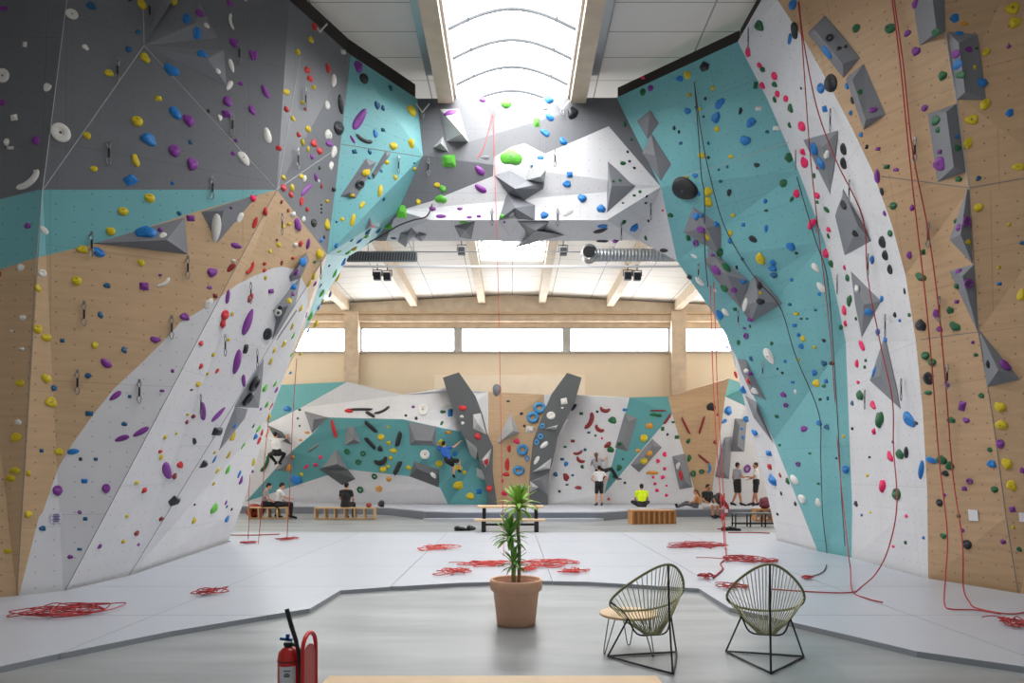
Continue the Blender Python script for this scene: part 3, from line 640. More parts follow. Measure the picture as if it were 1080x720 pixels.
def proto(kind, var):
    key = (kind, var)
    if key in PROTO: return PROTO[key]
    rnd = random.Random(var*31+ord(kind)); bm = B()
    if kind in 'ol':
        bmesh.ops.create_icosphere(bm, subdivisions=3, radius=1)
        ph = [rnd.uniform(0, 6.28) for _ in range(6)]
        for v in bm.verts:
            x, y, z = v.co; a = math.atan2(y, x)
            r = 1+.10*math.sin(2*a+ph[0])+.09*math.sin(3*a+ph[1])+.05*math.sin(5*a+ph[2])
            zz = max(z, -.15)
            if zz > 0: zz = zz*(.82+.18*math.sin(2.5*x+ph[3])+.14*math.sin(3*y+ph[4]))
            if kind == 'o': zz -= .28*math.exp(-((x-.1)**2+(y-.35)**2)*7)*max(z, 0)
            else: r = 1+.05*math.sin(3*a+ph[1])
            v.co = (x*r, y*r, zz)
    elif kind == 'j':
        bmesh.ops.create_icosphere(bm, subdivisions=3, radius=1)
        for v in bm.verts:
            x, y, z = v.co; zz = max(z, -.12)
            if y > .05 and z > 0: zz *= 1-.75*math.exp(-(x*x*1.6+(y-.45)**2*7))
            v.co = (x*(1+.12*y), y, zz)
    elif kind == 't':
        n = rnd.choice((4, 5)); ring = []; top = []
        for k in range(n):
            a = 2*math.pi*(k+.5)/n+rnd.uniform(-.25, .25); ring.append(bm.verts.new((math.cos(a)*1.08, math.sin(a)*1.08, -.05)))
            top.append(bm.verts.new((math.cos(a)*.42+.08, math.sin(a)*.42+.1, .85)))
        for k in range(n): bm.faces.new((ring[k], ring[(k+1) % n], top[(k+1) % n], top[k]))
        bm.faces.new(top); bm.faces.new(ring[::-1])
        bmesh.ops.bevel(bm, geom=bm.edges[:], offset=.08, segments=2, affect='EDGES')
    elif kind == 'd':
        lathe(bm, [(1, -.05), (1, .25), (.93, .5), (.78, .62), (.45, .62), (.36, .55), (.3, .3), (.22, .28)], 28)
    elif kind == 'r':
        pts = [(math.cos(a)*.72, math.sin(a)*.72, .28) for a in [2*math.pi*k/24 for k in range(24)]]
        tube(bm, pts, .3, 10, closed=True)
    elif kind == 'c':
        pts = []; rr = []
        for k in range(13):
            a = math.radians(lerp(200, 340, k/12)); pts.append((math.cos(a)*1.0, math.sin(a)*1.25+.95, .2)); rr.append(.16+.36*math.sin(math.pi*(k+.6)/13.2))
        tube(bm, pts, rr, 10)
    elif kind == 'x':
        pts = [(lerp(-1, 1, k/8), .16*math.sin(math.pi*k/8)*(1 if var % 2 else -1), .5) for k in range(9)]
        tube(bm, pts, [.62, .8, .84, .86, .86, .86, .84, .8, .62], 8)
    bmesh.ops.recalc_face_normals(bm, faces=bm.faces[:])
    me = bpy.data.meshes.new('hold_shape'); bm.to_mesh(me); bm.free()
    me.materials.append(None)
    for p in me.polygons: p.use_smooth = kind != 't'
    PROTO[key] = me; return me
BOLT = None
def bolt_mesh():
    bm = B(); r = bmesh.ops.create_cone(bm, cap_ends=True, segments=10, radius1=.15, radius2=.13, depth=.12)
    me = bpy.data.meshes.new('bolt'); bm.to_mesh(me); bm.free(); me.materials.append(m_bolt); return me
BOLT = bolt_mesh()
HOLDS = []
def holds(txt):
    for it in txt.replace('\n', ';').split(';'):
        it = it.strip()
        if not it: continue
        a = it.split(','); x, y, w, h = map(float, a[:4]); c = a[4]; k = a[5] if len(a) > 5 else ''; ang = float(a[6]) if len(a) > 6 else 0
        HOLDS.append([x, y, w, h, c, k, ang])
holds("""
76,15,13,11,w,d;4,9,9,5,p;96,6,9,9,t;26,47,6,9,w;3,80,14,15,w,d;50,92,9,8,w;90,50,7,6,w;15,124,10,9,w;7,150,6,8,w;11,156,9,6,w;64,140,21,20,w,d;38,148,8,10,p;2,108,6,8,p
150,5,9,10,y;146,34,6,6,t;136,52,8,6,t;153,61,10,10,y;115,77,9,8,y;167,104,9,8,y;145,128,12,11,y;92,143,8,8,y;143,169,8,13,y;99,178,8,6,y;181,74,17,11,b,o,-20;185,119,17,9,b,l,-55;157,147,19,11,b,o,-50;201,150,6,6,t;197,20,9,11,b;208,35,13,9,b,j,80;213,57,10,8,b;183,1,9,8,y;211,14,8,7,p;218,27,7,4,w,l,-60;199,127,11,13,p;184,159,12,13,p;203,173,12,12,p
244,23,16,6,w,c,-80;242,3,10,5,p,l,-70;247,45,9,10,p;244,69,15,5,w,l,-75;230,75,7,4,w,l,-60;242,90,11,6,w,l,60;254,88,5,5,p;240,107,12,9,p,o,-60;239,120,11,13,p;232,124,5,6,w;220,117,4,5,k;249,148,5,5,p;257,167,18,9,w,l,-55;246,162,5,5,p;266,58,6,10,p;266,116,7,10,p;137,0,6,4,k;259,0,4,4,w;37,180,5,3,w
332,28,8,7,r;328,42,6,6,y;314,55,6,8,y;362,55,7,7,w;324,74,6,7,r;346,72,6,9,r;327,83,7,6,r;352,85,13,5,w,l,80;331,92,6,6,y;302,97,7,6,y;280,97,16,6,p,l,-62;345,111,10,6,w,l,-80;359,110,21,7,k,j,-82;319,108,5,6,y;322,115,4,5,r;302,115,6,7,r;309,125,4,6,y;325,136,6,7,y;357,135,14,15,k,j;346,142,9,11,w;315,142,5,6,r;319,150,5,8,y;331,151,8,9,r;337,159,8,8,r;294,156,6,6,r;282,143,17,8,w,l,-80;352,160,11,6,w,l,65;347,151,8,8,p;329,165,5,6,p;349,175,8,5,w,l,70;337,177,4,4,k;270,57,9,3,p,l,85;325,157,6,3,y,l,80;268,58,6,10,p
378,70,12,9,p,o,-60;384,83,9,11,k,j;412,93,5,6,t;398,111,8,6,t,o,-60;404,114,6,4,t,o,-60;379,126,25,9,p,l,58;372,147,10,3,p,l,-60;384,147,17,7,k,c,-25;396,141,8,5,b,o,-70;404,137,5,6,t;434,117,9,10,y;434,151,12,7,y,t,-80;415,154,8,8,y;374,160,7,6,t,t;390,160,4,6,t;437,172,3,3,t;437,178,5,4,y
474,170,22,16,G,t;509,105,6,6,p;534,109,11,10,G;539,166,22,17,G,o;506,180,13,7,p,l,-45;512,166,9,4,e;461,195,6,6,y;467,199,6,8,G;465,210,12,9,G,o;441,213,6,6,y;424,223,16,17,G,t;507,199,14,7,p,l,-30;456,220,7,5,p;465,228,11,4,p;485,220,6,3,p;495,229,6,3,p;505,228,6,4,p;489,234,10,3,G;529,228,5,7,G;540,226,4,4,w;532,234,3,4,p;475,119,14,5,p,l,20
579,105,9,8,b;574,112,7,8,w;580,124,10,6,b,l,-35;566,129,9,12,G,t;575,140,10,7,b,o,-30;594,149,9,7,b,o,-35;570,166,7,5,s;604,119,12,12,k,o;601,184,10,7,b,t;598,194,8,8,b,o;614,209,9,9,b,o;634,220,9,9,b,o;574,227,9,7,b,o;599,224,13,5,w,l,30;636,238,10,6,b,o;633,243,16,5,k,l,18;635,254,13,4,k,l;561,175,3,3,t
647,191,3,3,g;654,190,3,3,g;657,214,3,3,g;669,206,4,4,g;675,202,4,4,g;682,207,3,3,k;684,233,3,4,k;658,234,4,4,g;669,240,7,7,b,o;649,254,8,6,p;681,251,3,5,g;699,222,3,3,m;700,264,9,4,k;681,214,3,3,k;657,172,7,5,g;662,160,3,3,k;664,170,3,3,k;669,177,3,3,k
678,97,6,8,g;686,93,6,7,p;678,82,5,3,m;717,83,7,7,b;725,79,7,9,y;727,100,6,6,y;743,70,11,12,k,t;752,93,6,6,y;744,104,3,4,k;725,117,7,7,b;759,109,13,8,b,o,55;755,124,13,8,b,o,55;756,136,6,6,y;734,113,4,4,t;738,115,4,6,y;711,135,3,5,k;716,139,3,5,k;718,151,6,4,t;792,129,11,9,b,o,50;786,148,11,10,b;800,114,8,8,w,t;781,117,4,7,k;740,164,8,6,y;771,165,5,5,y;742,123,3,4,k;666,147,3,5,g;659,131,4,5,g;747,151,3,4,t;767,176,4,4,t;798,174,6,5,k;809,139,4,4,t;747,166,4,4,k;758,179,4,3,t
801,27,10,12,g;789,55,10,6,m,o,80;801,69,6,6,m;804,73,8,7,g;797,90,7,9,g;804,90,6,7,m
836,5,12,8,b,l,65;838,32,18,8,k,l,-80;833,41,12,4,b,l,80;817,80,7,8,m;817,89,6,6,g;820,99,7,7,m;817,105,5,7,g;829,104,7,7,m;834,114,6,9,g;833,132,5,7,g;846,133,10,9,m;819,135,9,8,w,t;876,88,18,14,k,j,-70;866,93,9,11,b;870,115,9,9,b,t;845,93,3,3,t;893,91,7,4,b,l,-70;899,106,8,4,k,l,-70;897,119,4,5,b;908,142,4,6,b;914,155,4,7,k;847,160,7,10,m;849,171,10,9,m;832,166,9,10,g;859,157,12,10,b,j;872,163,9,6,w,o,70;866,172,11,10,b;890,157,13,7,k,j,-80;890,172,13,7,k,j,-80;862,177,3,4,m
875,40,8,7,k,r;872,55,16,6,b,l,-50;885,51,6,4,k;892,49,5,4,k;907,97,5,6,g;921,116,9,6,p,j;926,157,6,6,p;903,30,8,9,g;939,30,12,10,g;957,35,8,6,p,o,50;966,54,9,9,p;965,4,10,6,p,o,80;987,34,9,8,g;1007,19,10,9,b,o;1068,9,14,13,y,o;1070,24,12,12,y,o;1017,25,8,5,o;1012,35,10,4,b,l;1008,57,9,9,p,j;1022,52,7,7,p;1030,51,4,4,g;1040,55,8,8,y;1010,68,10,10,b;1028,71,5,6,y;1013,79,10,8,g;1036,87,10,10,b,o;1039,110,11,12,y,j;1064,49,5,5,p;1065,119,9,8,b,o;1025,126,13,11,y,o;994,80,9,10,g;975,114,7,7,p;987,127,9,10,g;989,137,5,6,g;1009,144,5,6,b;1010,156,7,7,g;991,160,6,8,p;991,173,15,11,p,o,-60;1021,151,10,11,y;1074,176,12,8,y;935,176,8,7,g;945,179,6,4,p
31,191,27,13,w,c,40;138,190,20,13,b,t,25;182,193,5,5,b;158,209,11,10,y;130,223,11,9,y,j;29,238,8,7,p;47,243,12,6,w,l,-48;117,244,10,9,y;189,225,5,5,t;154,245,22,12,b,o;169,242,6,6,p;172,248,8,5,w,l,35;87,263,11,9,y;104,266,15,9,b,j,-30;201,230,10,11,p;228,240,31,10,w,l,85;253,229,12,7,w,l,65;244,219,4,4,p;267,209,6,8,m;249,259,12,6,p,l,-15;22,282,8,7,w;45,288,9,8,w,d;0,289,3,6,d;149,277,7,8,y;169,290,4,5,p;81,296,11,10,y;40,304,7,8,y;113,301,7,6,t;152,302,12,13,p,t;173,298,14,7,w,c,35;224,287,12,9,p,o,15;244,282,12,6,d,l,45;221,303,5,4,p;227,312,6,7,d;240,313,15,5,p,l,85;264,283,13,6,r,c,55;106,332,6,7,t;24,335,7,6,w;12,349,4,4,w;40,347,10,10,y;49,356,11,8,y;66,359,8,5,t;195,334,9,9,p,o;164,358,11,7,p;220,320,12,8,w,o,60;237,332,9,10,r;235,341,7,9,r;245,331,3,5,y;261,340,30,7,p,l,70;264,314,10,5,r,o,65;246,275,6,4,w
299,187,5,5,y;318,186,6,6,y;321,188,6,4,w,l,50;299,198,7,8,r;308,198,8,5,y,l,80;307,205,6,7,r;318,212,8,5,r,o,70;324,221,5,7,r;323,200,18,4,p,l,48;333,187,9,4,p,l,-75;336,191,4,4,w;339,196,5,3,d,l,70;352,200,7,7,k,t;345,212,6,6,y;339,216,3,3,k;339,220,3,3,k;339,224,3,3,k;320,231,6,4,w,o,75;331,235,8,9,k,j;345,237,12,6,y,o,85;342,250,3,4,k;339,253,5,3,b,l,50;280,223,8,5,r,o,-75;269,235,13,5,r,l,70;297,213,3,4,d;304,222,3,4,d;309,226,8,7,w;314,237,12,7,p,o,-60;305,236,5,5,y;299,239,4,4,y;294,258,5,5,y;325,257,12,4,p,l,80;317,257,7,4,r,l,80;311,258,5,8,w;292,253,3,3,d
285,265,4,4,y;297,277,5,3,d,o,80;309,272,5,4,r;279,278,4,6,r;279,285,4,4,r;280,293,4,5,y;286,307,8,6,p;319,276,8,7,b,o,50;309,302,8,7,b,o;313,287,5,5,p;337,268,10,8,y,o,60;332,276,3,4,g;331,291,5,6,y;326,299,8,4,y,l,65;332,299,4,5,p;338,301,6,3,p,l,60;353,288,10,4,G,l,65;356,293,10,4,y,l,65;339,309,9,6,G,o,60;340,317,5,4,y;336,324,7,4,b,l,75;348,310,11,3,t,l,75;317,325,9,5,y,l,65;305,317,5,6,y;295,325,5,5,k;355,259,5,5,b;309,310,4,6,p;358,265,8,3,G,l,15;367,266,7,5,G,o,50;373,262,6,6,y;362,276,8,5,b,o,70;347,280,3,3,t;379,254,8,4,b,l,35
371,206,7,5,y;401,201,13,5,y,l,80;405,210,4,4,t;382,216,8,5,y,o,55;372,232,14,5,y,l,75;361,231,4,5,y;355,234,3,3,t;388,244,8,6,t;386,249,6,5,G;409,239,11,7,G,t;415,251,6,3,t;371,253,3,3,t;399,243,4,5,t;393,238,3,3,m;386,182,9,6,y,o,20;379,194,9,9,k,r;408,171,6,6,y;389,187,3,4,t;402,180,3,4,t;417,187,4,6,y
23,368,7,6,w;100,364,8,7,y;131,369,6,7,t;112,383,14,8,p,l,-40;49,399,10,10,y;93,396,7,6,t;57,409,7,6,t;21,404,9,8,y;54,424,12,12,y,o;94,436,10,8,t,t;19,445,7,6,w;17,461,12,9,y;44,475,7,5,t;62,476,9,8,y;77,476,13,6,b,l,8;16,496,10,8,y;11,504,12,9,y;30,499,8,7,y;61,517,11,11,p,j;112,515,9,10,p;89,507,8,8,b,t;122,417,15,6,p,l,38;137,418,6,4,t;182,391,5,5,p;171,412,6,4,p;131,447,6,5,t;149,455,19,6,p,l,30;129,462,16,6,p,l,18;85,484,5,5,k;101,484,5,5,t;176,496,19,8,p,l,-68;190,490,8,6,r,o,60;184,502,5,6,d;152,517,6,7,r,t;144,509,6,5,y;169,476,5,5,r;170,482,5,5,y;174,461,5,5,y;186,457,3,4,y;229,455,12,12,k,t;214,489,12,11,k,t;184,528,13,11,k,t;205,465,7,4,k,l,-75;214,434,19,6,p,l,-85;230,437,21,4,p,l,46;198,437,4,4,y;204,439,5,5,d;197,445,4,4,d;250,381,27,7,p,l,78;259,368,12,7,k,t,80;257,401,13,4,p,l,-85;212,386,5,5,r;229,391,6,3,r,l,50;219,394,4,4,y;209,405,6,5,y;202,411,4,3,d;225,374,5,5,y;212,362,6,5,r;267,404,11,12,k,r;260,420,11,11,k,r;247,449,5,5,b;245,460,12,7,y,o,60;226,484,4,6,b;226,477,5,4,y;240,495,11,5,G,l,65;229,496,7,5,y,o,55;241,479,5,6,y;256,470,9,4,G,l,60;225,510,4,4,y;225,536,12,8,G,o,60;252,500,9,4,b,l,70;254,506,5,6,p;267,487,8,4,y,o,85
282,352,13,9,k,j,80;293,329,8,7,w,r;308,344,8,4,y,l,80;299,362,8,5,y,o,80;289,369,5,5,y;285,381,7,5,y,o,80;309,354,9,3,G,l,65;307,374,6,3,G,l,60;327,333,10,6,G,o,65;323,332,11,3,p,l,80;324,349,7,5,b;316,373,5,5,y;306,393,6,4,b;241,358,4,4,y;333,341,6,6,y;279,409,8,7,G;290,404,9,4,G,l,60;291,411,4,5,p;281,426,8,4,G,l,65;286,428,9,3,r,l,60;275,431,5,3,p;283,440,8,5,y,o,85;272,452,8,5,G,l,60;269,460,6,6,b;276,456,4,5,r;273,464,8,5,r,o,65;267,449,6,3,g,l,60;266,497,4,4,p;170,547,5,5,d;204,549,6,6,y;239,547,6,6,b;205,532,3,3,k;238,530,3,4,p;239,534,3,3,t;244,537,4,3,k
45,557,7,6,t;90,547,6,6,t;84,579,6,5,t;74,587,7,5,p;105,576,5,5,p;144,562,5,5,d;130,571,5,5,y;8,581,10,8,y;30,542,9,7,y;84,540,5,4,p;146,574,3,3,p;134,544,4,3,y
722,199,29,22,k,l,-20;747,202,9,9,y,o;747,213,9,10,y,o;736,204,5,6,b;733,185,6,5,b;724,187,6,4,y;760,191,5,4,t;769,203,8,5,k,l,80;773,227,4,5,y;784,237,5,6,b;707,227,6,5,g;807,212,5,6,b;808,241,8,4,b,l,85;808,222,4,3,k;734,228,6,8,b;740,227,5,8,b;756,236,6,6,b;739,242,9,6,p;726,251,6,8,g;734,256,6,7,p,r;746,250,4,7,y;770,246,5,7,y;770,254,5,6,b;759,266,8,9,g,r;794,252,10,6,k,l,-30;802,273,9,13,y,o;783,273,4,3,t;732,270,8,3,w,l,-30;752,269,7,4,p;766,282,13,6,g,l,-45;755,285,8,9,p;784,297,7,6,b;777,282,4,5,k;738,297,13,5,w,l,-45;764,304,7,6,g;774,306,7,6,p;727,292,6,6,k;754,306,4,4,w;759,332,10,7,b,o,-60;765,329,10,5,w,l,-45;775,326,5,6,g;786,321,15,5,w,l,78;801,301,9,6,k,o,-70;802,309,4,5,y;802,318,9,7,k;791,337,7,4,p;785,346,4,3,p;791,344,4,4,g;787,354,5,6,p,r
811,375,19,8,w,l,-60;838,343,6,6,b;842,353,5,5,b;847,357,5,6,y;845,365,5,6,b;869,359,4,4,k;859,366,5,5,y;814,362,4,4,g;828,381,5,4,b;820,389,3,3,k;825,393,3,3,k;842,379,4,5,y;859,393,6,6,b;861,404,8,8,y,o;871,402,6,6,b;836,403,5,4,b;826,416,6,6,p;829,427,5,5,p,r;839,413,3,5,w;869,407,4,4,g;869,383,6,6,t;877,383,5,5,k;865,421,4,3,k;873,420,4,5,t;840,331,8,5,y;845,336,4,3,k;851,336,3,3,k;779,361,4,5,g;792,378,4,5,t;784,411,8,9,b,t;776,395,8,3,r,l,-70;787,391,5,5,w;791,394,6,5,p;790,402,6,6,r,t;796,412,6,6,w;767,366,4,4,b
826,193,8,9,g;859,185,4,5,g;840,204,7,9,m;835,210,6,4,g,l,60;862,206,8,6,m;862,213,5,5,g;872,221,8,4,g,l,-35;856,236,13,7,m,o,65;874,242,6,5,m;874,249,4,7,g;872,267,9,10,m;877,278,9,6,g,o,-80;891,282,5,6,m;894,293,6,7,g;860,282,12,6,w,l,-50;834,260,10,8,b,o,-30;840,267,4,4,g;815,277,7,6,b;815,283,8,7,b;816,290,8,6,t;835,295,4,4,b;866,303,13,6,w,l,-50;864,310,4,4,b;833,321,4,4,t;860,327,4,4,t;896,317,11,6,g,o,75;891,327,6,9,m;892,341,6,7,m;903,336,4,5,g;904,304,8,7,w;916,329,10,8,b,o,25;887,345,5,5,g;930,315,7,4,b,o,75;925,186,15,6,p,l,-85;930,202,9,4,k,l,-75;933,225,4,6,p;931,255,13,8,k,j,-80;934,269,11,7,k,j,-80;939,284,11,6,k,j,-80;939,246,7,7,g;942,217,8,8,g;962,219,6,8,p;959,269,6,8,p;973,266,8,8,g;971,292,12,8,g,o,-20;1011,189,7,6,g;1032,188,6,5,t;1019,234,9,11,p,r;1011,240,8,6,p,l,70;1008,233,6,4,g,l,65;1021,255,5,6,y;1032,219,10,9,y;1064,237,5,5,y;1078,256,5,5,t;1053,282,6,5,y;1054,299,6,6,b;1077,311,14,8,y,o,80;1021,299,10,10,p,r;1011,286,8,5,p,l,40;1009,302,7,8,g;1009,318,6,7,p;1002,327,9,9,g;987,331,6,10,p;991,347,6,7,p;1007,344,12,9,g,o,-20;971,343,11,13,k,o;959,332,5,5,g;954,307,7,3,k,l,-80;944,332,6,4,k,l,-80;949,338,4,5,b;926,350,7,5,b,o,60;934,358,5,6,b;902,246,8,6,k,j,-60;890,216,10,6,k,j,-40;920,274,8,5,b,l,70
909,364,10,6,m,o,-50;904,383,8,5,m,o,75;913,380,7,4,g;912,387,6,5,g;905,403,5,4,m;907,417,10,11,g;921,427,10,5,m,o,-60;928,442,18,10,g,o,85;922,455,6,9,m;939,481,10,6,m,o,-55;949,479,10,11,g;956,477,12,6,k,j,85;931,512,14,8,m,o,85;946,521,11,13,g;959,442,18,9,b,l,-42;966,446,6,4,k;972,495,20,6,b,l,82;903,531,5,6,k;899,425,4,6,t;899,452,4,5,k;917,482,4,4,k;915,501,4,4,y;942,466,3,4,t;976,375,9,9,g;983,382,9,8,g;979,399,14,10,k,j,-70;979,414,9,5,g;999,405,6,6,p;1015,428,14,10,p,t,70;1019,443,7,6,p;1003,443,9,7,g;1029,374,6,5,g;1026,361,6,4,p;1035,417,6,6,g;1055,429,12,11,y,o;1056,448,13,10,y,o;1055,468,9,10,p,j;1044,474,6,5,g;1046,489,9,9,b,o;1062,489,11,12,y,o;1078,496,5,7,p;1049,516,8,7,g;1067,512,11,11,y,o;1068,537,9,8,p;982,485,13,6,b,l,-20;993,485,11,10,g,o;1002,491,10,8,g,o,-35;997,499,8,6,k;1023,507,7,6,p,r;1017,515,7,7,p,t;991,530,7,8,k;996,522,4,4,p;1060,385,15,8,p,j,-48;1042,384,9,4,k,l,-85;922,392,12,4,b,l,70
819,439,4,4,g;848,452,8,6,p,o;864,446,6,6,b;872,450,5,6,t;892,495,7,9,b;842,489,5,5,p,r;838,506,12,6,w,l,-50;846,526,10,7,w,l,-35;863,530,10,5,w,l,-70;863,510,4,4,g;822,469,4,4,g;890,460,3,4,y;882,483,4,3,k;854,478,3,3,g;811,478,8,8,b,t;812,492,6,9,r,t;815,506,12,10,b,t,-30;831,507,5,6,g;823,501,6,3,d,l,-70;824,520,3,4,k;820,542,4,3,k;839,531,4,4,k
956,544,4,4,m;955,572,5,5,g;974,567,4,5,b;942,576,4,3,m;909,543,3,3,t;918,540,4,3,y;1011,544,6,5,g;995,565,7,6,g;1020,574,10,10,k,j;1058,571,7,6,p;1075,579,6,5,g;1069,556,5,5,y;1015,559,4,5,p
303,431,8,6,b;352,452,21,4,r,l,-76;331,472,14,3,e,x,36;324,456,5,3,o;317,464,5,3,o;316,432,3,3,g;314,441,3,3,g;316,449,3,3,g;368,433,8,5,r,o;381,432,22,3,k,x;391,437,10,4,k,x,-30;403,433,16,5,k,c,25;436,429,5,3,p;446,432,11,12,w,d;428,438,3,3,k;439,441,3,4,k;467,434,7,4,g;466,446,5,3,g,l,60;475,435,11,7,b,t,80;488,430,8,6,r;487,439,4,3,w;488,446,4,3,w;391,450,16,5,k,x,-42;391,467,15,5,k,x,-48;421,463,15,6,k,x,76;401,473,5,7,k;402,461,7,7,y;410,467,7,5,y;415,475,7,5,y;473,456,8,5,o;465,467,6,8,y;409,450,4,3,y;504,460,7,7,r;468,475,4,5,y
448,479,10,10,w,d;402,486,13,11,k,c,20;419,493,15,6,k,x,64;412,483,6,5,y;404,495,7,6,y;409,492,5,5,y;431,493,5,5,y;410,505,6,6,o;400,515,7,7,o,r;395,502,6,6,g,r;380,516,7,7,g,r;383,478,6,6,g,r;378,487,6,6,g,r;366,476,6,6,g,r;463,489,8,7,y,j;471,485,6,6,y;483,493,9,6,y;490,498,5,4,y;484,512,12,9,y,o;496,523,8,8,y,o;457,501,8,4,w,l,-50;505,518,7,9,b;513,487,7,4,r,o,60;516,515,6,7,r;280,489,17,7,g,c,65;312,506,12,10,b,o;333,490,5,6,m;338,482,4,4,m;309,482,5,4,o;305,493,8,5,o,l,80;318,500,4,4,y;323,492,7,3,m,l,45;480,478,6,6,b
569,430,13,12,s,r;562,440,13,12,s,r;572,449,5,6,s,r;570,460,6,6,s,r;566,466,5,6,s,r;551,474,12,12,s,r;545,465,6,6,m;559,453,11,11,w,t;536,423,4,3,k;550,436,4,3,k;553,449,3,3,k;595,423,9,9,w,t;581,438,9,8,w,d;593,430,3,3,w;574,469,10,5,w,l,40;566,485,10,4,w,l,60;605,429,8,5,k,o,60;613,436,5,5,g;622,444,17,9,d,c,66;632,452,10,8,d,c,-35;638,432,10,8,d,c,-10;646,443,8,8,g,o;630,434,3,3,k;621,456,4,4,t;628,459,3,3,g;635,462,3,3,m;641,469,9,5,d,l,40;604,465,6,5,d;610,477,10,6,d,c,20;612,485,9,7,d,c,-30;597,503,9,6,d,o,-60;610,514,7,4,d;590,518,3,3,k;593,484,5,5,t;597,489,5,5,b;586,500,5,5,t;604,501,4,3,t;598,511,4,3,k;596,471,4,4,g;617,474,4,4,t;614,492,4,4,g;556,483,5,6,s,r;547,496,12,10,s,r;552,515,6,5,s,r;537,473,4,8,r;535,490,5,14,r,l;534,500,7,5,r;530,507,3,5,r;532,520,6,6,m;524,411,13,9,e,l,88
694,433,16,2,d,x;689,437,7,4,g;695,438,7,5,g;685,449,7,7,o;679,462,8,8,y;704,442,12,3,d,x,55;699,452,5,6,g;714,461,6,6,g;710,445,4,4,g;704,458,3,3,k;723,449,18,3,d,x,-63;740,448,18,3,d,x,72;726,465,6,4,g,l,60;750,429,9,9,k,o;757,437,3,3,d;768,433,8,9,b,o;764,444,6,4,b,o,35;653,468,6,6,g;644,474,7,7,g;659,432,6,4,b;754,466,4,4,d;685,478,7,5,o,l,50;679,486,7,6,y;673,475,5,4,o;653,493,6,6,g;648,502,5,5,g;701,479,4,6,m;694,486,4,5,m;701,494,4,6,m;699,503,5,4,m;689,503,3,3,m;691,510,4,4,m;703,512,3,3,m;693,517,4,4,m;703,522,4,4,m;642,526,3,3,r;688,498,12,4,o,x;718,501,11,4,r,l,-80;715,491,7,4,w,o,75;727,483,5,7,g;731,499,6,7,g,r;740,497,6,5,g,r;742,484,14,3,d,x,-38;748,494,9,5,b,c,85;788,494,9,7,p,r,80;784,461,5,4,b;787,442,7,7,b;796,456,7,6,b;783,452,4,4,b;657,484,3,3,g;659,509,3,3,k
""")
def hold_matrix(x, y, w, h, ang, kind):
    p, s = locate(x, y); n = s[2]
    ca, sa = math.cos(math.radians(ang)), math.sin(math.radians(ang))
    mpp = p.y/F
    def tang(dx, dy, half):
        q = hit(x+dx*half, y+dy*half, s)
        if q is None or q.y < 0: q = p
        d = q-p; d -= n*d.dot(n); lim = half*mpp
        L_ = d.length
        if L_ < 1e-6: return Vector((1, 0, 0))*lim
        return d/L_*min(max(L_, lim*.8), lim*1.5)
    u = tang(ca, -sa, w/2); v0 = tang(sa, ca, h/2)
    v = n.cross(u).normalized(); b = v0.length
    # holds stand proud of the wall, so at a grazing view part of their height is already seen
    face = abs((CAM-p).normalized().dot(n))
    a = u.length; hh = min(max(.62*min(a, b), .02), .22)
    if kind == 'r': hh = min(a, b)*.9
    if kind == 'd': hh = min(a, b)*.45
    un = u.normalized()
    M = Matrix(((un.x*a, v.x*b, n.x*hh, p.x), (un.y*a, v.y*b, n.y*hh, p.y), (un.z*a, v.z*b, n.z*hh, p.z), (0, 0, 0, 1)))
    return M, s, p, face
ORD = ['', 'second', 'third', 'fourth', 'fifth', 'sixth', 'seventh', 'eighth', 'ninth', 'tenth', 'eleventh', 'twelfth', 'thirteenth', 'fourteenth', 'fifteenth', 'sixteenth', 'seventeenth', 'eighteenth', 'nineteenth', 'twentieth']
ORD += ['twenty-'+o for o in ['first']+ORD[1:9]]+['thirtieth']+['thirty-'+o for o in ['first']+ORD[1:9]]+['fortieth']
def nth(i): return 'top' if i == 0 else (ORD[i] if i < len(ORD) else '%dth' % (i+1))
info = []
for i, hd in enumerate(HOLDS):
    x, y, w, h, c, k, ang = hd
    if not k:
        asp = max(w, h)/min(w, h)
        k = 'l' if asp > 1.75 else ('otoj'[(int(x*7+y*13)) % 4] if w*h > 40 else 'ot'[(int(x+y)) % 2])
    M, s, p, face = hold_matrix(x, y, w, h, ang, k)
    reg = s[3](x, y)
    if reg == 'left white wall': reg = split_white(x, y)
    if reg == 'left plywood panel': reg = 'left plywood panel' if x < 67+(626-y)*225/426 else 'left plywood tip'
    if reg == 'grey volume':
        p0, s0 = locate(x, y, vols=False); r0 = s0[3](x, y)
        if r0 == 'left white wall': r0 = split_white(x, y)
        if r0 == 'left plywood panel' and x >= 67+(626-y)*225/426: r0 = 'left plywood tip'
        reg = 'grey volumes of '+r0
    info.append(dict(i=i, x=x, y=y, A=w*h, c=c, k=k, M=M, reg=reg, p=p))
groups = {}
for d in info: groups.setdefault((d['reg'], d['c']), []).append(d)
for (reg, c), L_ in groups.items():
    L_.sort(key=lambda d: (d['y'], d['x']))
    cn = HC[c][0]
    for r, d in enumerate(L_):
        sh = SHAPES[d['k']]
        if len(L_) == 1: d['label'] = 'the only %s climbing hold on %s, %s in shape' % (cn, reg, sh)
        elif r == len(L_)-1: d['label'] = '%s %s climbing hold, lowest %s on %s' % (sh, cn, cn, reg)
        else: d['label'] = '%s %s climbing hold, %s %s from top on %s' % (sh, cn, nth(r), cn, reg) if r else '%s %s climbing hold, topmost %s on %s' % (sh, cn, cn, reg)
order = sorted(info, key=lambda d: -d['A'])
rest = {}
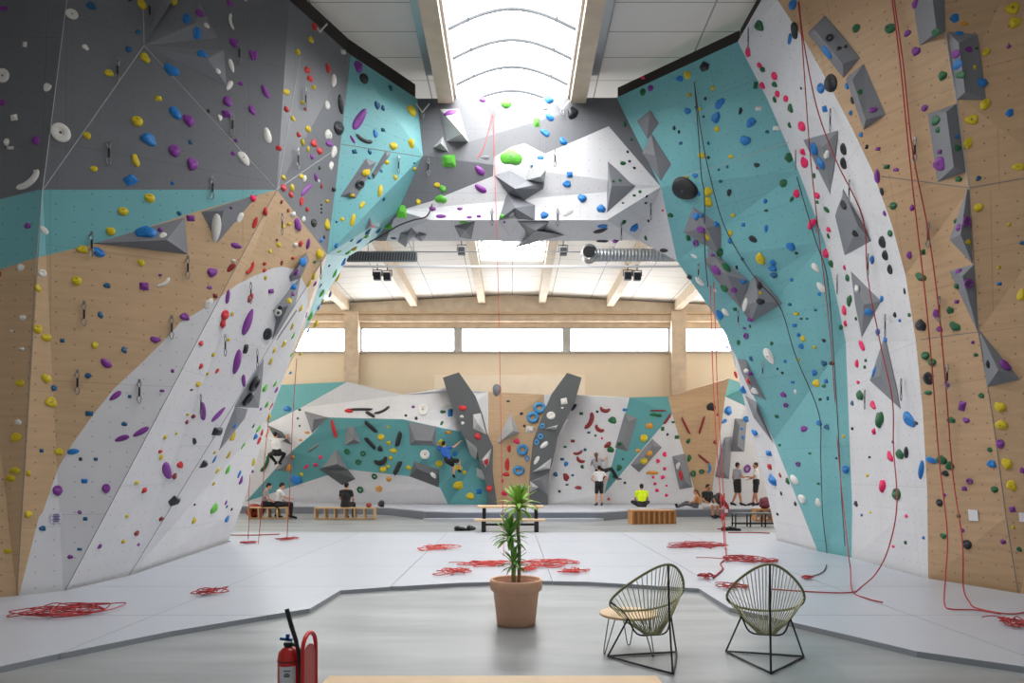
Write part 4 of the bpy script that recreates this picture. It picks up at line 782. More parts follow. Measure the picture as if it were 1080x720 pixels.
for rank, d in enumerate(order):
    me = proto(d['k'], d['i'] % 5)
    if rank < 300:
        key = (me.name, d['c'])
        o = bpy.data.objects.new('climbing_hold', me); link(o)
        o.matrix_world = d['M']
        o.material_slots[0].link = 'OBJECT'; o.material_slots[0].material = HM[d['c']]
        tag(o, d['label'], 'climbing hold', 'climbing holds')
        if d['A'] > 95 and d['k'] in 'odlj':
            b = bpy.data.objects.new('bolt', BOLT); link(b, o)
            z = {'o': .78, 'd': .3, 'l': .86, 'j': .3}[d['k']]; yy = .45 if d['k'] == 'j' else 0
            sx, sy, sz = d['M'].to_scale(); mn = min(sx, sy)
            b.matrix_local = Matrix.Translation((0, yy, z)) @ Matrix.Diagonal((mn/sx, mn/sy, 1, 1))
    else: rest.setdefault(d['c'], []).append((me, d['M']))
bm = B(); rm = []
for c, L_ in rest.items():
    rm.append(HM[c]); mi = len(rm)-1
    for me, M in L_:
        n0 = len(bm.verts); bm.from_mesh(me); bm.verts.ensure_lookup_table(); vs = bm.verts[n0:]
        bmesh.ops.transform(bm, matrix=M, verts=vs)
        for v in vs:
            for f in v.link_faces: f.material_index = mi
o = obj('small_climbing_holds', bm, rm, smooth=True)
tag(o, 'the many small coloured climbing holds scattered over all climbing walls', 'climbing holds', 'climbing holds', 'stuff')
print('HOLDS', len(HOLDS))
# ------------------------------------------------------------------ quickdraws: hanger, sling and two carabiners
m_sling = mat('black_webbing', srgb(28, 28, 30), .7)
m_carab = mat('carabiner_steel', srgb(128, 130, 132), .35, metal=.8)
def carab(z, s=1.0):
    pts = [Vector((math.cos(a)*.022*s*(1.15 if math.sin(a) > 0 else .8), 0, z+math.sin(a)*.048*s)) for a in [2*math.pi*k/16 for k in range(16)]]
    bm = B(); tube(bm, pts, .0065, 6, closed=True); return bm
def make_draw():
    r = empty('quickdraw', (0, 0, 0), '', 'quickdraw', 'quickdraws on the walls')
    bm = B(); box(bm, (0, 0, 0), (.035, .012, .05)); obj('bolt_hanger', bm, m_carab, r)
    obj('carabiner', carab(-.055), m_carab, r)
    bm = B(); box(bm, (0, 0, -.155), (.026, .012, .13)); obj('sling', bm, m_sling, r)
    obj('carabiner', carab(-.265, 1.15), m_carab, r)
    return r
DRAWS = [(158, 2, 'the near grey panel above the fan'), (124, 64, 'the near grey panel beside a yellow hold'), (115, 151, 'the near grey panel at mid height'), (252, 47, 'the upper grey slope beside a purple hold'), (245, 122, 'the upper grey slope below two purple holds'), (224, 188, 'the right end of the teal band'), (97, 247, 'the lower border of the teal band'), (198, 272, 'plywood under the flat triangular volume'), (89, 320, 'plywood right of two yellow holds'), (181, 335, 'plywood next to the white curve'), (82, 392, 'lower plywood beside a blue hold'), (147, 402, 'the white curve beside two small holds'), (262, 298, 'the white slope above a red hold'), (209, 416, 'the white slope left of a long purple hold'), (235, 353, 'the white slope right of red holds'), (269, 368, 'the white slope right of a black hold'), (320, 95, 'the grey slope beside small red holds'), (312, 158, 'the lower grey slope left of the teal edge'), (295, 226, 'the pointed plywood tip'), (336, 275, 'the plywood strip beside the teal edge'), (419, 166, 'the teal arch edge'), (452, 168, 'the grey arch top left end'), (585, 160, 'the white arch under a blue hold'), (588, 222, 'the lower rim of the arch right of the cluster'), (519, 222, 'the lower rim of the arch left of the cluster'), (654, 235, 'the right shoulder of the arch'), (685, 214, 'the white arch right shoulder beside a row of dots'),
  (792, 30, 'the top of the white strip'), (879, 115, 'the white strip left of the plywood wedges'), (842, 158, 'the white strip border by pink holds'), (899, 190, 'the white strip above the kite volume'), (864, 225, 'the white strip by a green hold'), (886, 290, 'the white strip left of the third volume'), (919, 268, 'the white strip at mid height'), (937, 332, 'the white strip beside a blue hold'), (954, 400, 'the white strip beside the lowest volume'), (915, 412, 'the white strip left of a pink hold'), (967, 146, 'the right plywood beside the red rope'), (981, 236, 'the right plywood between green holds'), (993, 314, 'the right plywood above green holds'), (1002, 385, 'the right plywood beside a purple hold'), (738, 278, 'the right teal wall near a long volume'), (780, 328, 'the right teal wall below the pyramid'), (806, 382, 'the right teal wall under a white hold')]
d0 = make_draw()
for i, (x, y, t) in enumerate(DRAWS):
    d = d0 if i == 0 else copy_tree(d0)
    p, s = locate(x, y); n = s[2]
    d.location = p+n*.05; d.rotation_euler = (0, 0, math.atan2(n.y, n.x)+math.pi/2)
    tag(d, 'black quickdraw hanging on '+t)
# ------------------------------------------------------------------ top anchors: pale Y slings
def anchor(x, y, t):
    p, s = locate(x, y); n = s[2]; p = p+n*.07
    r = empty('anchor_sling', p, t, 'anchor', 'top anchors'); k = p.y/F
    bm = B()
    for sx in (-7, 7): tube(bm, [(sx*k, .03, 10*k), (sx*k*.3, 0, 3*k), (0, 0, 0)], .014, 6)
    obj('sling', bm, m_wrope, r)
    obj('carabiner', carab(-.05, 1.3), m_carab, r)
for a in [(334, 35, 'pale Y shaped anchor sling at the top of the left grey slope'), (446, 121, 'pale Y shaped anchor sling left of the pale block volume'), (520, 118, 'pale Y shaped anchor sling between purple and green holds'), (593, 118, 'pale Y shaped anchor sling right of blue holds on the arch')]: anchor(*a)
# ------------------------------------------------------------------ ropes
def rope(label, pts, m=m_rope, r=.0085, group='hanging climbing ropes', name='climbing_rope', k=6):
    P_ = []
    for q in pts:
        if len(q) == 3 and not isinstance(q, Vector):
            P_.append(W(*q) if q[2] > 0 else G(q[0], q[1], .06+r))
        elif len(q) == 2:
            p, s = locate(*q); P_.append(p+s[2]*.1)
        else: P_.append(q)
    bm = B(); tube(bm, smooth_path(P_, k), r, 6)
    return tag(obj(name, bm, m, smooth=True), label, 'rope', group)
rope('red rope running down the left border of the right white strip', [(846, 2), (850, 40), (861, 160), (869, 260), (880, 360), (889, 480), (894, 575, 10.6), (897, 600, 10.3), (899, 623, 0), (915, 631, 0), (931, 635, 0)])
rope('red rope crossing the white strip and curving over the mat to the right chair', [(847, 2), (852, 45), (868, 110), (888, 165), (905, 235), (922, 290), (934, 360), (948, 420), (949, 470), (946, 530, 10.0), (938, 575, 9.9), (925, 603, 9.9), (908, 619, 0), (897, 624.5, 0), (860, 624, 0), (812, 621, 0)], r=.009)
rope('left strand of the red rope on the right plywood wall, turning onto the mat', [(944, -8), (954, 70), (963, 160), (972, 240), (983, 320), (990, 400), (996, 480), (999, 560, 9.2), (997, 610, 8.8), (996, 636, 0), (1003, 642, 0), (1030, 643, 0), (1055, 647, 0)], r=.009)
rope('right strand of the red rope on the right plywood wall, turning onto the mat', [(946, -8), (957, 70), (967, 160), (983, 240), (995, 320), (1003, 400), (1011, 500), (1015, 570, 8.9), (1016, 618, 8.7), (1022, 634, 0), (1030, 641, 0), (1062, 647, 0), (1085, 645, 0)], r=.009)
rope('thin dark rope hanging straight down the right teal wall', [(843, 185), (862, 250), (876, 290), (882, 360), (888, 440), (892, 520), (896, 575)], m_roped, .009)
rope('dark rope running from the top anchor diagonally down the right teal wall', [(735, 86), (742, 140), (751, 185), (768, 240), (797, 288), (826, 322), (842, 372), (868, 435), (870, 480), (872, 540), (872, 583, 13.6), (871, 598, 0), (864, 605, 0), (848, 609, 0)], m_roped, .009)
rope('second strand of the dark rope near the top of the right teal wall', [(735, 86), (739, 140), (742, 185), (745, 205), (747, 260), (749, 300)], m_roped, .01)
rope('left one of two thin red ropes hanging before the boulder wall', [(748, 215, 14.4), (750, 330, 14.5), (753, 420, 14.6), (758, 500, 14.7), (763, 560, 14.8), (764, 575, 0)], m_rope2, .010)
rope('right one of two thin red ropes hanging before the boulder wall', [(749, 215, 14.3), (754, 330, 14.4), (757, 420, 14.5), (762, 500, 14.6), (765, 565, 14.7), (766, 579, 0)], m_rope2, .010)
rope('thin pale red rope falling from the arch anchor to the plant', [(520, 120, 13.5), (524, 250, 13.5), (527, 370, 13.5), (529, 480, 13.5), (531, 560, 13.5), (531, 586, 0)], m_rope2, .007)
rope('slanting strand of the thin pale red rope at the arch anchor', [(519.5, 120, 13.5), (512, 150, 13.5), (505, 165, 13.5), (498, 172, 13.55)], m_rope2, .007)
rope('loose rope draped over the left corner of the arch', [(456, 215, 13.6), (450, 228, 13.6), (436, 232, 13.6), (420, 238, 13.8), (405, 247, 14.2), (375, 263, 14.7)], m_roped, .014)
for x0, y0, x1, y1, t in [(313, 378, 303, 568, 'along the left arch edge, longest'), (284, 436, 273, 573, 'nearest the white slope foot'), (264, 500, 262, 568, 'shortest, by the white slope')]:
    rope('thin red rope hanging '+t, [(x0, y0, 15.4), ((x0*2+x1)/3-1, (y0*2+y1)/3, 15.45), ((x0+2*x1)/3, (y0+2*y1)/3, 15.5), (x1, y1-6, 15.6), (x1, y1, 0)], m_rope, .008)
rnd = random.Random(3)
def pile(label, x, y, w, h, m=m_rope, tight=1.0, tails=0):
    c = G(x, y+h*.25, .07); k = c.y/F; a = w/2*k; d = h*.5/F*c.y*c.y/(H-.07)*1.0
    d = min(d, a*1.2)
    pts = []; n = max(6, int(5+w/8)); ph = rnd.uniform(0, 6)
    for i in range(n*5):
        ang = i*.9+rnd.uniform(-.25, .25); f = rnd.uniform(.25, 1)*tight
        ox = .35*a*math.sin(i*.17+ph); oy = .3*d*math.cos(i*.13+ph)
        z = .012+.10*abs(h/14)*rnd.random()**2*(1-f*.7)*min(1, 6/(1+abs(i*.3-n)))
        pts.append(c+Vector((ox+a*.72*f*math.cos(ang), oy+d*.8*f*math.sin(ang), max(.013, min(z, .16)))))
    for t in range(tails):
        e = pts[-1]; pts += [e+Vector((a*.35*(1 if t % 2 else -1), d*.2, 0)), e+Vector((a*.75*(1 if t % 2 else -1), d*.35, -.02))]
    for p in pts: p.z = max(p.z, .073)
    bm = B(); tube(bm, smooth_path(pts, 3), .0065 if c.y < 9 else .0075, 5)
    return tag(obj('rope_pile', bm, m, smooth=True), label, 'rope', 'rope piles on the mats')
for q in [('large loose red rope pile on the near left mat by the white wall foot', 72, 640, 100, 17, m_rope, 1, 2), ('compact round red rope pile on the left mats', 221, 622, 38, 14, m_rope, .9, 0), ('loose bright red rope pile on the mats behind, left of the plant', 461, 575, 50, 11, m_rope2, 1, 1), ('thick red rope pile left of the plant pot', 479, 601, 46, 8, m_rope2, 1, 1), ('thin stretched red rope pile above the thick one, left of the plant', 512, 593, 60, 7, m_rope2, 1, 1), ('long red rope pile right behind the plant', 580, 592, 68, 9, m_rope2, 1, 1), ('short red rope pile right of the plant, nearest the mat edge', 605, 601, 36, 8, m_rope2, 1, 0), ('small red rope pile directly beside the plant stems', 557, 599, 26, 7, m_rope2, 1, 0), ('red rope pile at the end of the mats below the seated pair', 303, 567, 28, 6, m_rope, 1, 1), ('dark red small rope pile beside the white slope foot', 263, 571, 22, 5, m_rope, 1, 0), ('long stretched red rope pile at the rear of the right mats', 735, 573, 78, 8, m_rope, 1, 1), ('broad red rope pile left of the top of the right chair', 783, 588, 62, 9, m_rope, 1, 1), ('round red rope ball between the two chairs', 744, 606, 24, 12, m_rope, .8, 0), ('flat red rope pile seen behind the right chair back', 772, 617, 36, 7, m_rope, 1, 1), ('red rope pile right of the top of the right chair', 812, 590, 30, 8, m_rope, 1, 1), ('small red rope knot on the mat right of the right chair', 851, 608, 16, 5, m_rope, 1, 0), ('loose red rope pile at the right edge of the photo', 1068, 655, 36, 13, m_rope, 1, 1)]: pile(*q)
rope('straight red rope lying along the rear of the left mats', [(243, 564, 0), (270, 564, 0), (295, 563, 0)], m_rope, .014, 'ropes lying on the mats')
rope('red rope lying along the rear edge of the right mats', [(768, 561.5, 0), (795, 561.5, 0), (812, 562, 0)], m_rope, .014, 'ropes lying on the mats')
rope('curved red rope leading from the ball to the rear pile between the chairs', [(752, 609, 0), (762, 600, 0), (760, 594, 0), (766, 588, 0), (765, 578, 0)], m_rope, .013, 'ropes lying on the mats')
# ------------------------------------------------------------------ landing mats
fpx = [(-60, 712), (0, 702), (55, 690), (180, 665), (270, 650), (327, 641), (359, 622), (415, 618), (485, 614), (520, 613), (570, 612), (620, 613), (665, 615.5), (737, 620), (769, 640), (834, 655), (895, 669), (967, 686), (1080, 702), (1140, 711)]
front = [G(x, y, .06).to_2d() for x, y in fpx]
outl = [Vector(p) for p in [(-7.1, 5.2), (-7.1, 8.5), (-6.5, 8.9), (-6.1, 9.3), (-5.98, 10.75), (-6.55, 15.95), (-7.4, 16.4), (-7.4, 18.2), (7.4, 18.2), (7.4, 16.6), (6.28, 16.25), (6.22, 14.02), (6.4, 13.0), (6.3, 10.45), (6.75, 9.15), (7.1, 8.4), (7.1, 5.2)]]
outl = [Vector((front[0].x, front[0].y))]+[Vector((-7.1, front[0].y))]+outl[1:-1]+[Vector((7.1, front[-1].y))]+front[::-1][:-1]
def clip(poly, axis, val, keep_less):
    out = []
    for i in range(len(poly)):
        a = poly[i-1]; b = poly[i]
        ia = (a[axis] <= val) == keep_less or abs(a[axis]-val) < 1e-9; ib = (b[axis] <= val) == keep_less or abs(b[axis]-val) < 1e-9
        if ia != ib: t = (val-a[axis])/(b[axis]-a[axis]); out.append(a.lerp(b, t))
        if ib: out.append(b)
    return out
def area(p): return abs(sum(p[i-1].x*p[i].y-p[i].x*p[i-1].y for i in range(len(p))))/2
xs = [-7.6, -4.04, -1.72, .6, 2.9, 4.52, 7.6]; ys = [3.0, 7.72, 9.66, 11.7, 13.6, 15.8, 18.3]
rown = ['front', 'second', 'third', 'fourth', 'fifth', 'rear']; coln = ['leftmost', 'second', 'third', 'fourth', 'fifth', 'rightmost']
tabs = [G(55, 689, .03), G(81, 684, .03), G(182, 666, .03), G(386, 620, .03), G(894, 670, .03)]
for r in range(6):
    for c in range(6):
        p = outl
        g = .004
        for ax, v, l in ((0, xs[c]+g, False), (0, xs[c+1]-g, True), (1, ys[r]+g, False), (1, ys[r+1]-g, True)):
            p = clip(p, ax, v, l)
            if not p: break
        if not p or area(p) < .02: continue
        q = [v for i, v in enumerate(p) if (v-p[i-1]).length > 1e-3]
        cen = sum(q, Vector((0, 0)))/len(q)
        bm = B()
        a = [bm.verts.new((v.x-cen.x, v.y-cen.y, 0)) for v in q]; b = [bm.verts.new((v.x-cen.x, v.y-cen.y, .055)) for v in q]
        n = len(q)
        for i in range(n):
            f = bm.faces.new((a[i-1], a[i], b[i], b[i-1])); f.material_index = 1
        for t in tessellate_polygon([[v.co for v in b]]):
            bm.faces.new([b[i] for i in t]); bm.faces.new([a[i] for i in reversed(t)])
        o = obj('landing_mat', bm, [m_mat, m_matedge], loc=(cen.x, cen.y, 0))
        tag(o, 'white landing mat, %s of its row from the left, in the %s row of mats' % (coln[c], rown[r]), 'landing mat', 'white landing mats')
        for t in tabs:
            if inside((t.x, t.y+.03), [(v.x, v.y) for v in q]):
                bm = B(); box(bm, (t.x-cen.x, t.y-cen.y, .029), (.05, .12, .045)); obj('blue_tab', bm, m_blue, o)
# ------------------------------------------------------------------ bouldering pad at the back
bpx = [Vector(p) for p in [(-13.5, 27.6), (-6.0, 26.9), (-4.6, 26.0), (-3.0, 23.7), (-1.9, 23.2), (3.1, 23.2), (4.6, 24.8), (6.0, 25.2), (13.5, 25.6), (13.5, 28.32), (-13.5, 28.32)]]
pad = empty('bouldering_pad', (0, 26, 0), 'long grey thick crash pad along the foot of the boulder wall', 'crash pad')
bm = B()
top = [bm.verts.new((v.x, v.y-26, .31)) for v in bpx]; mid = [bm.verts.new((v.x, v.y-26, .27)) for v in bpx]; bot = [bm.verts.new((v.x, v.y-26+.02, 0)) for v in bpx]
cc = Vector((0, 1.5, 0))
for i in range(len(bpx)):
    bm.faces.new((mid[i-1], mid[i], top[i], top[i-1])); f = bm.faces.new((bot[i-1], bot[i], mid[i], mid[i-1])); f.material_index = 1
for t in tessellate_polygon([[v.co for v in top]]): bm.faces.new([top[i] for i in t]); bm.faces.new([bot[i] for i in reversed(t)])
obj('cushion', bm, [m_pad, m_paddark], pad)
bm = B(); prism(bm, [(-3.0, 23.05-26, 0), (-2.7, 22.75-26, 0), (2.75, 22.75-26, 0), (3.1, 23.1-26, 0), (2.9, 23.21-26, 0), (-1.9, 23.21-26, 0)], (0, 0, .1)); obj('step', bm, m_mat, pad)
# ------------------------------------------------------------------ acapulco chairs
def make_chair():
    r = empty('acapulco_chair', (0, 0, 0), '', 'chair', 'olive cord chairs')
    # ring seen from above: seat front towards +y, back rising towards -y
    def ring(t):
        a = 2*math.pi*t                       # 0 = top of the back
        s = math.cos(a)                       # 1 back ... -1 front
        return Vector((.312*math.sin(a)*(1-.36*s), .08-.34*s, .625+.262*s+.012*math.cos(2*a)))
    def low(t):
        a = 2*math.pi*t; return Vector((.075*math.sin(a), .04-.055*math.cos(a), .245+.01*math.cos(a)))
    n = 48
    bm = B(); tube(bm, [ring(k/n) for k in range(n)], .0115, 8, closed=True); obj('rim', bm, m_cordd, r, smooth=True)
    bm = B(); tube(bm, [low(k/16) for k in range(16)], .008, 6, closed=True); obj('lower_ring', bm, m_cordd, r, smooth=True)
    bm = B()
    for k in range(44):
        a = ring(k/44); b = low(k/44); m = (a+b)/2; out = Vector((m.x, m.y-.05, 0))
        tube(bm, [a, lerp(a, b, .5)+out*.06+Vector((0, 0, -.02)), b], .0042, 5)
    o = obj('cords', bm, m_cord, r, smooth=True)
    # steel base: low triangle on the floor, rear rod up the back, two side struts and the cradle under the seat
    back = Vector((0, -.36, .012)); fl = Vector((-.335, .26, .012)); fr = Vector((.335, .26, .012))
    def rl(a, b, k=.06): return a+(b-a).normalized()*k
    path = []
    for p, q, s in ((fl, back, fr), (back, fr, fl), (fr, fl, back)):
        pass
    bm = B(); tube(bm, smooth_path([rl(back, fl), rl(back, fr), rl(fr, back), rl(fr, fl), rl(fl, fr), rl(fl, back)], 3, True), .009, 6, closed=True); obj('floor_frame', bm, m_black, r, smooth=True)
    top = ring(0)
    bm = B(); tube(bm, smooth_path([back, Vector((0, -.31, .35)), Vector((0, -.285, .62)), top+Vector((0, -.014, 0))], 5), .009, 6); obj('back_rod', bm, m_black, r, smooth=True)
    cl = Vector((-.205, .10, .38)); cr = Vector((.205, .10, .38))
    for s, f, c in ((-1, fl, cl), (1, fr, cr)):
        bm = B(); tube(bm, [f, c], .008, 6); obj('leg', bm, m_black, r, smooth=True)
    bm = B(); tube(bm, smooth_path([ring(.31)+Vector((0, 0, -.01)), Vector((.245, .14, .44)), cr, Vector((.14, .06, .25)), Vector((0, .05, .235)), Vector((-.14, .06, .25)), cl, Vector((-.245, .14, .44)), ring(.69)+Vector((0, 0, -.01))], 4), .008, 6); obj('cradle', bm, m_black, r, smooth=True)
    return r
ch1 = make_chair(); ch1.location = (1.25, 5.99, 0); ch1.rotation_euler = (0, 0, .22)
tag(ch1, 'olive cord lounge chair seen from behind, next to the small round wooden table')
ch2 = copy_tree(ch1); ch2.location = (2.24, 6.0, 0); ch2.rotation_euler = (0, 0, -.27)
tag(ch2, 'olive cord lounge chair seen from behind, standing alone by the red ropes')
# ------------------------------------------------------------------ side table with hairpin legs
c = G(664, 689); c = Vector((c.x, c.y+.05, 0))
tb = empty('side_table', c, 'small round wooden side table with wire hairpin legs behind the left chair', 'table')
bm = B(); lathe(bm, [(.262, .345), (.27, .35), (.27, .366), (.262, .371)], 40); obj('table_top', bm, m_lwood, tb, smooth=False)
for k in range(3):
    a = math.radians(200+120*k); d = Vector((math.cos(a), math.sin(a), 0)); t = Vector((-d.y, d.x, 0))
    bm = B(); tube(bm, smooth_path([d*.17+t*.06+Vector((0, 0, .345)), d*.245+t*.02+Vector((0, 0, .05)), d*.25+Vector((0, 0, .006)), d*.245-t*.02+Vector((0, 0, .05)), d*.17-t*.06+Vector((0, 0, .345))], 5), .0055, 6); obj('leg', bm, m_steel2, tb, smooth=True)
# ------------------------------------------------------------------ potted dracaena
pc = G(544.5, 662); pc.y += .2; pc.z = 0
pt = empty('potted_dracaena', pc, 'tall leafy dracaena in a terracotta pot standing on the concrete floor', 'plant')
k = pc.y/F
bm = B(); lathe(bm, [(.20, 0), (.212, .01), (.252, .37), (.272, .372), (.285, .39), (.29, .485), (.284, .497), (.262, .497), (.256, .48), (.25, .44)], 48); obj('pot', bm, m_terra, pt, smooth=True)
bm = B(); lathe(bm, [(.252, .42), (.25, .452), (.14, .462), (.01, .466)], 32); obj('soil', bm, m_soil, pt)
lr = random.Random(11)
def leaf_crown(bm, c, n, L0, L1, wd, el0=-.35, el1=1.3):
    for i in range(n):
        az = i*2.39996+lr.uniform(-.2, .2); f = (i+.5)/n; el = lerp(el0, el1, f)+lr.uniform(-.15, .15); L_ = lerp(L0, L1, math.sin(math.pi*f)**.6)*lr.uniform(.85, 1.1)
        d = Vector((math.cos(az), math.sin(az), 0)); s = Vector((-d.y, d.x, 0)); up = Vector((0, 0, 1))
        p = Vector(c)+up*(f*.10-.04); e = el+.35; rows = []
        for j in range(9):
            t = j/8; w_ = wd*(.35+1.2*t)*(1-t)**.55*1.25 if t < 1 else 0
            w_ = wd*max(0, math.sin(math.pi*min(1, t*.92+.08))**.7)
            if j == 8: w_ = .001
            dirv = d*math.cos(e)+up*math.sin(e); nn = dirv.cross(s)
            rows.append((bm.verts.new(p-s*w_+nn*-.25*w_), bm.verts.new(p), bm.verts.new(p+s*w_+nn*-.25*w_)))
            p = p+dirv*(L_/8); e -= lr.uniform(.10, .17)*(1.2 if el < .5 else .6)
        for a, b in zip(rows, rows[1:]):
            bm.faces.new((a[0], a[1], b[1], b[0])); bm.faces.new((a[1], a[2], b[2], b[1]))
def cane(pts, r): 
    bm = B(); tube(bm, smooth_path(pts, 5), r, 9); return bm
st1 = [(-.03, .02, .44), (-.035, .02, .7), (-.05, 0, .93)]; st2 = [(.03, -.01, .44), (.035, 0, .8), (.02, 0, 1.05), (.03, 0, 1.28)]
st3 = [(-.01, -.05, .44), (-.02, -.06, .58), (-.015, -.06, .67)]
for pts, r in ((st1, .022), (st2, .02), (st3, .014)): obj('cane', cane(pts, r), m_stem, pt, smooth=True)
for c_, n, a, b, wd, m in (((-.07, 0, .95), 46, .20, .27, .023, m_leaf), ((.03, 0, 1.29), 44, .20, .29, .026, m_leaf2), ((-.02, -.06, .66), 36, .16, .22, .017, m_leaf)):
    bm = B(); leaf_crown(bm, c_, n, a, b, wd); o = obj('leaf_crown', bm, m, pt, smooth=True)
    md = o.modifiers.new('thick', 'SOLIDIFY'); md.thickness = .0015
# ------------------------------------------------------------------ fire extinguisher and its stand
ec = Vector(((311-540)/720*4.95, 4.95, 0))
fe = empty('fire_extinguisher', ec, 'red fire extinguisher with black hose beside its red stand on the floor', 'fire extinguisher')
ecx = (307.5-540)/720*4.95-ec.x
CX_ = lambda px: (px-540)/720*4.95-ec.x
CZ_ = lambda py: H-(py-HY)/720*4.95
bm = B(); x0 = CX_(304.5); lathe(bm, [(.06, .02), (.075, .03), (.078, .06), (.078, .33), (.07, .375), (.045, .40), (.022, .41), (.022, .425)], 32, (x0, 0, 0)); obj('cylinder', bm, m_red, fe, smooth=True)
bm = B(); tube(bm, [(x0, 0, .41), (x0, 0, .445)], .03, 12); tube(bm, [(x0-.03, -.01, .43), (x0+.05, -.015, .43)], .012, 8); obj('valve', bm, m_blackp, fe)
bm = B(); box(bm, (x0-.015, -.005, .465), (.09, .022, .018), Euler((0, .1, 0))); box(bm, (x0-.005, -.005, .48), (.022, .022, .045)); obj('handle', bm, m_blue, fe)
bm = B(); tube(bm, smooth_path([(x0+.04, -.015, .43), (x0+.085, -.04, .40), (x0+.095, -.055, .28), (x0+.10, -.05, .16), (x0+.085, -.06, .10)], 5), .012, 8); obj('hose', bm, m_blackp, fe, smooth=True)
bm = B(); tube(bm, smooth_path([(x0+.095, -.055, .30), (x0+.075, -.05, .44), (x0+.035, -.04, .56), (x0-.005, -.03, CZ_(641))], 5), [.014]*6+[.016]*4+[.017]*6, 10); obj('horn', bm, m_blackp, fe, smooth=True)
bm = B()
for kx in range(9):
    a0 = math.radians(-125+kx*10); a1 = math.radians(-115+kx*10); R_ = .0785
    vs = [bm.verts.new((x0+R_*math.cos(a), R_*math.sin(a), z)) for a, z in ((a0, .1), (a1, .1), (a1, .285), (a0, .285))]; bm.faces.new(vs)
obj('label', bm, m_paper, fe)
bm = B()
for z, w_ in ((.255, .05), (.235, .03), (.225, .045), (.215, .04)): box(bm, (x0+.012, -.0788, z), (w_, .003, .006))
obj('label_marks', bm, m_blackp, fe)
bm = B(); tube(bm, [(x0+.0785*math.cos(a), .0785*math.sin(a), .315) for a in [2*math.pi*q/24 for q in range(24)]], .004, 6, closed=True); obj('band', bm, m_blackp, fe)
stn = empty('extinguisher_stand', (ec.x+CX_(324), 5.0, 0), 'red metal stand with arched top behind the fire extinguisher', 'stand', rz=math.radians(83))
def arch2(hw, hh, n=10): return [(-hw, 0, 0)]+[(-hw*math.cos(math.pi*i/n), 0, hh-hw+hw*math.sin(math.pi*i/n)) for i in range(n+1)]+[(hw, 0, 0)]
bm = B(); tube(bm, arch2(.115, .50), .016, 8); obj('frame', bm, m_red, stn, smooth=True)
bm = B(); prism(bm, [Vector(p)+Vector((0, -.004, 0)) for p in arch2(.10, .42)], (0, .008, 0)); obj('back_panel', bm, mat('pale_red_paint', srgb(200, 92, 84), .45), stn)
bm = B(); box(bm, (0, .06, .012), (.27, .3, .02)); bevel(obj('base', bm, m_red, stn), .006)
# ------------------------------------------------------------------ wooden bench at the very front
bz = .45; yb = F*(H-bz)/(712-HY)
xb0 = (347-540)/720*yb; xb1 = (693-540)/720*yb
fb = empty('wooden_bench', ((xb0+xb1)/2, yb-.25, 0), 'pale wooden bench top just entering the lower edge of the photo', 'bench')
bm = B(); box(bm, (0, 0, bz-.02), (xb1-xb0, .5, .04)); bevel(obj('bench_top', bm, m_lwood, fb), .004)
for sx in (-1, 1):
    bm = B(); box(bm, (sx*((xb1-xb0)/2-.08), 0, (bz-.04)/2), (.04, .46, bz-.04)); obj('leg', bm, m_lwood, fb)
# ------------------------------------------------------------------ table bench behind the plant
tY = 18.95
t = empty('picnic_table', ((538.5-540)/720*tY, tY, 0), 'wooden plank table with low bench and black steel legs behind the plant', 'table')
K = tY/F
bm = B(); box(bm, (0, .12, .70), (70*K, .55, .05)); obj('table_top', bm, m_lwood, t)
bm = B(); box(bm, (-.02, -.42, .36), (73*K, .3, .05)); obj('seat', bm, m_lwood, t)
for sx in (-28, 27):
    bm = B(); bar(bm, (sx*K, .12, 0), (sx*K, .12, .68), .1, .1); bar(bm, (sx*K, -.42, 0), (sx*K, -.42, .34), .1, .1); bar(bm, (sx*K, -.42, .28), (sx*K, .12, .28), .06, .06); obj('leg', bm, m_black, t)
bm = B(); bar(bm, (-28*K, -.15, .22), (27*K, -.15, .22), .06, .06); obj('stretcher', bm, m_black, t)
# ------------------------------------------------------------------ low cubby benches
def cubby(label, x0, x1, ybot, Y, h, d, rz, m, ncell):
    L_ = (x1-x0)/F*Y; c = Vector((((x0+x1)/2-540)/F*Y, Y, 0))
    r = empty('cubby_bench', c, label, 'bench', 'low wooden cubby benches', rz)
    bm = B(); box(bm, (0, 0, h-.02), (L_, d, .04)); obj('seat', bm, m, r)
    bm = B(); box(bm, (0, 0, .03), (L_, d, .03)); obj('bottom_board', bm, m, r)
    for k in range(ncell+1):
        bm = B(); box(bm, (lerp(-L_/2+.02, L_/2-.02, k/ncell), 0, h/2-.01), (.035, d, h-.04)); obj('upright', bm, m, r)
    return r
cubby('wooden cubby bench with two people seated on it', 264, 304, 547, 24.3, .42, .42, .03, m_pine, 4)
cubby('wooden cubby bench with one person in black seated on it', 333, 396, 548, 24.0, .42, .42, 0, m_pine, 6)
def crate_bench():
    Y = 22.0; x0, x1 = 664, 711; L_ = (x1-x0)/F*Y; c = Vector((((x0+x1)/2-540)/F*Y, Y, 0))
    r = empty('slatted_bench', c, 'orange wooden box bench with slatted front before the person in yellow', 'bench', None, .10)
    bm = B(); box(bm, (0, 0, .42), (L_, .55, .04)); obj('seat', bm, m_owood, r)
    bm = B(); box(bm, (0, 0, .2), (L_-.04, .45, .4)); obj('body', bm, mat('deep_orange_wood', srgb(150, 100, 56), .6), r)
    for k in range(9):
        bm = B(); box(bm, (lerp(-L_/2+.04, L_/2-.04, k/8), -.25, .2), (.055, .04, .4)); obj('slat', bm, m_owood, r)
    for s in (-1, 1):
        bm = B(); box(bm, (s*(L_/2-.015), 0, .2), (.03, .54, .4)); obj('end_panel', bm, m_owood, r)
crate_bench()
Y = 20.8; x0, x1 = 773, 822; L_ = (x1-x0)/F*Y
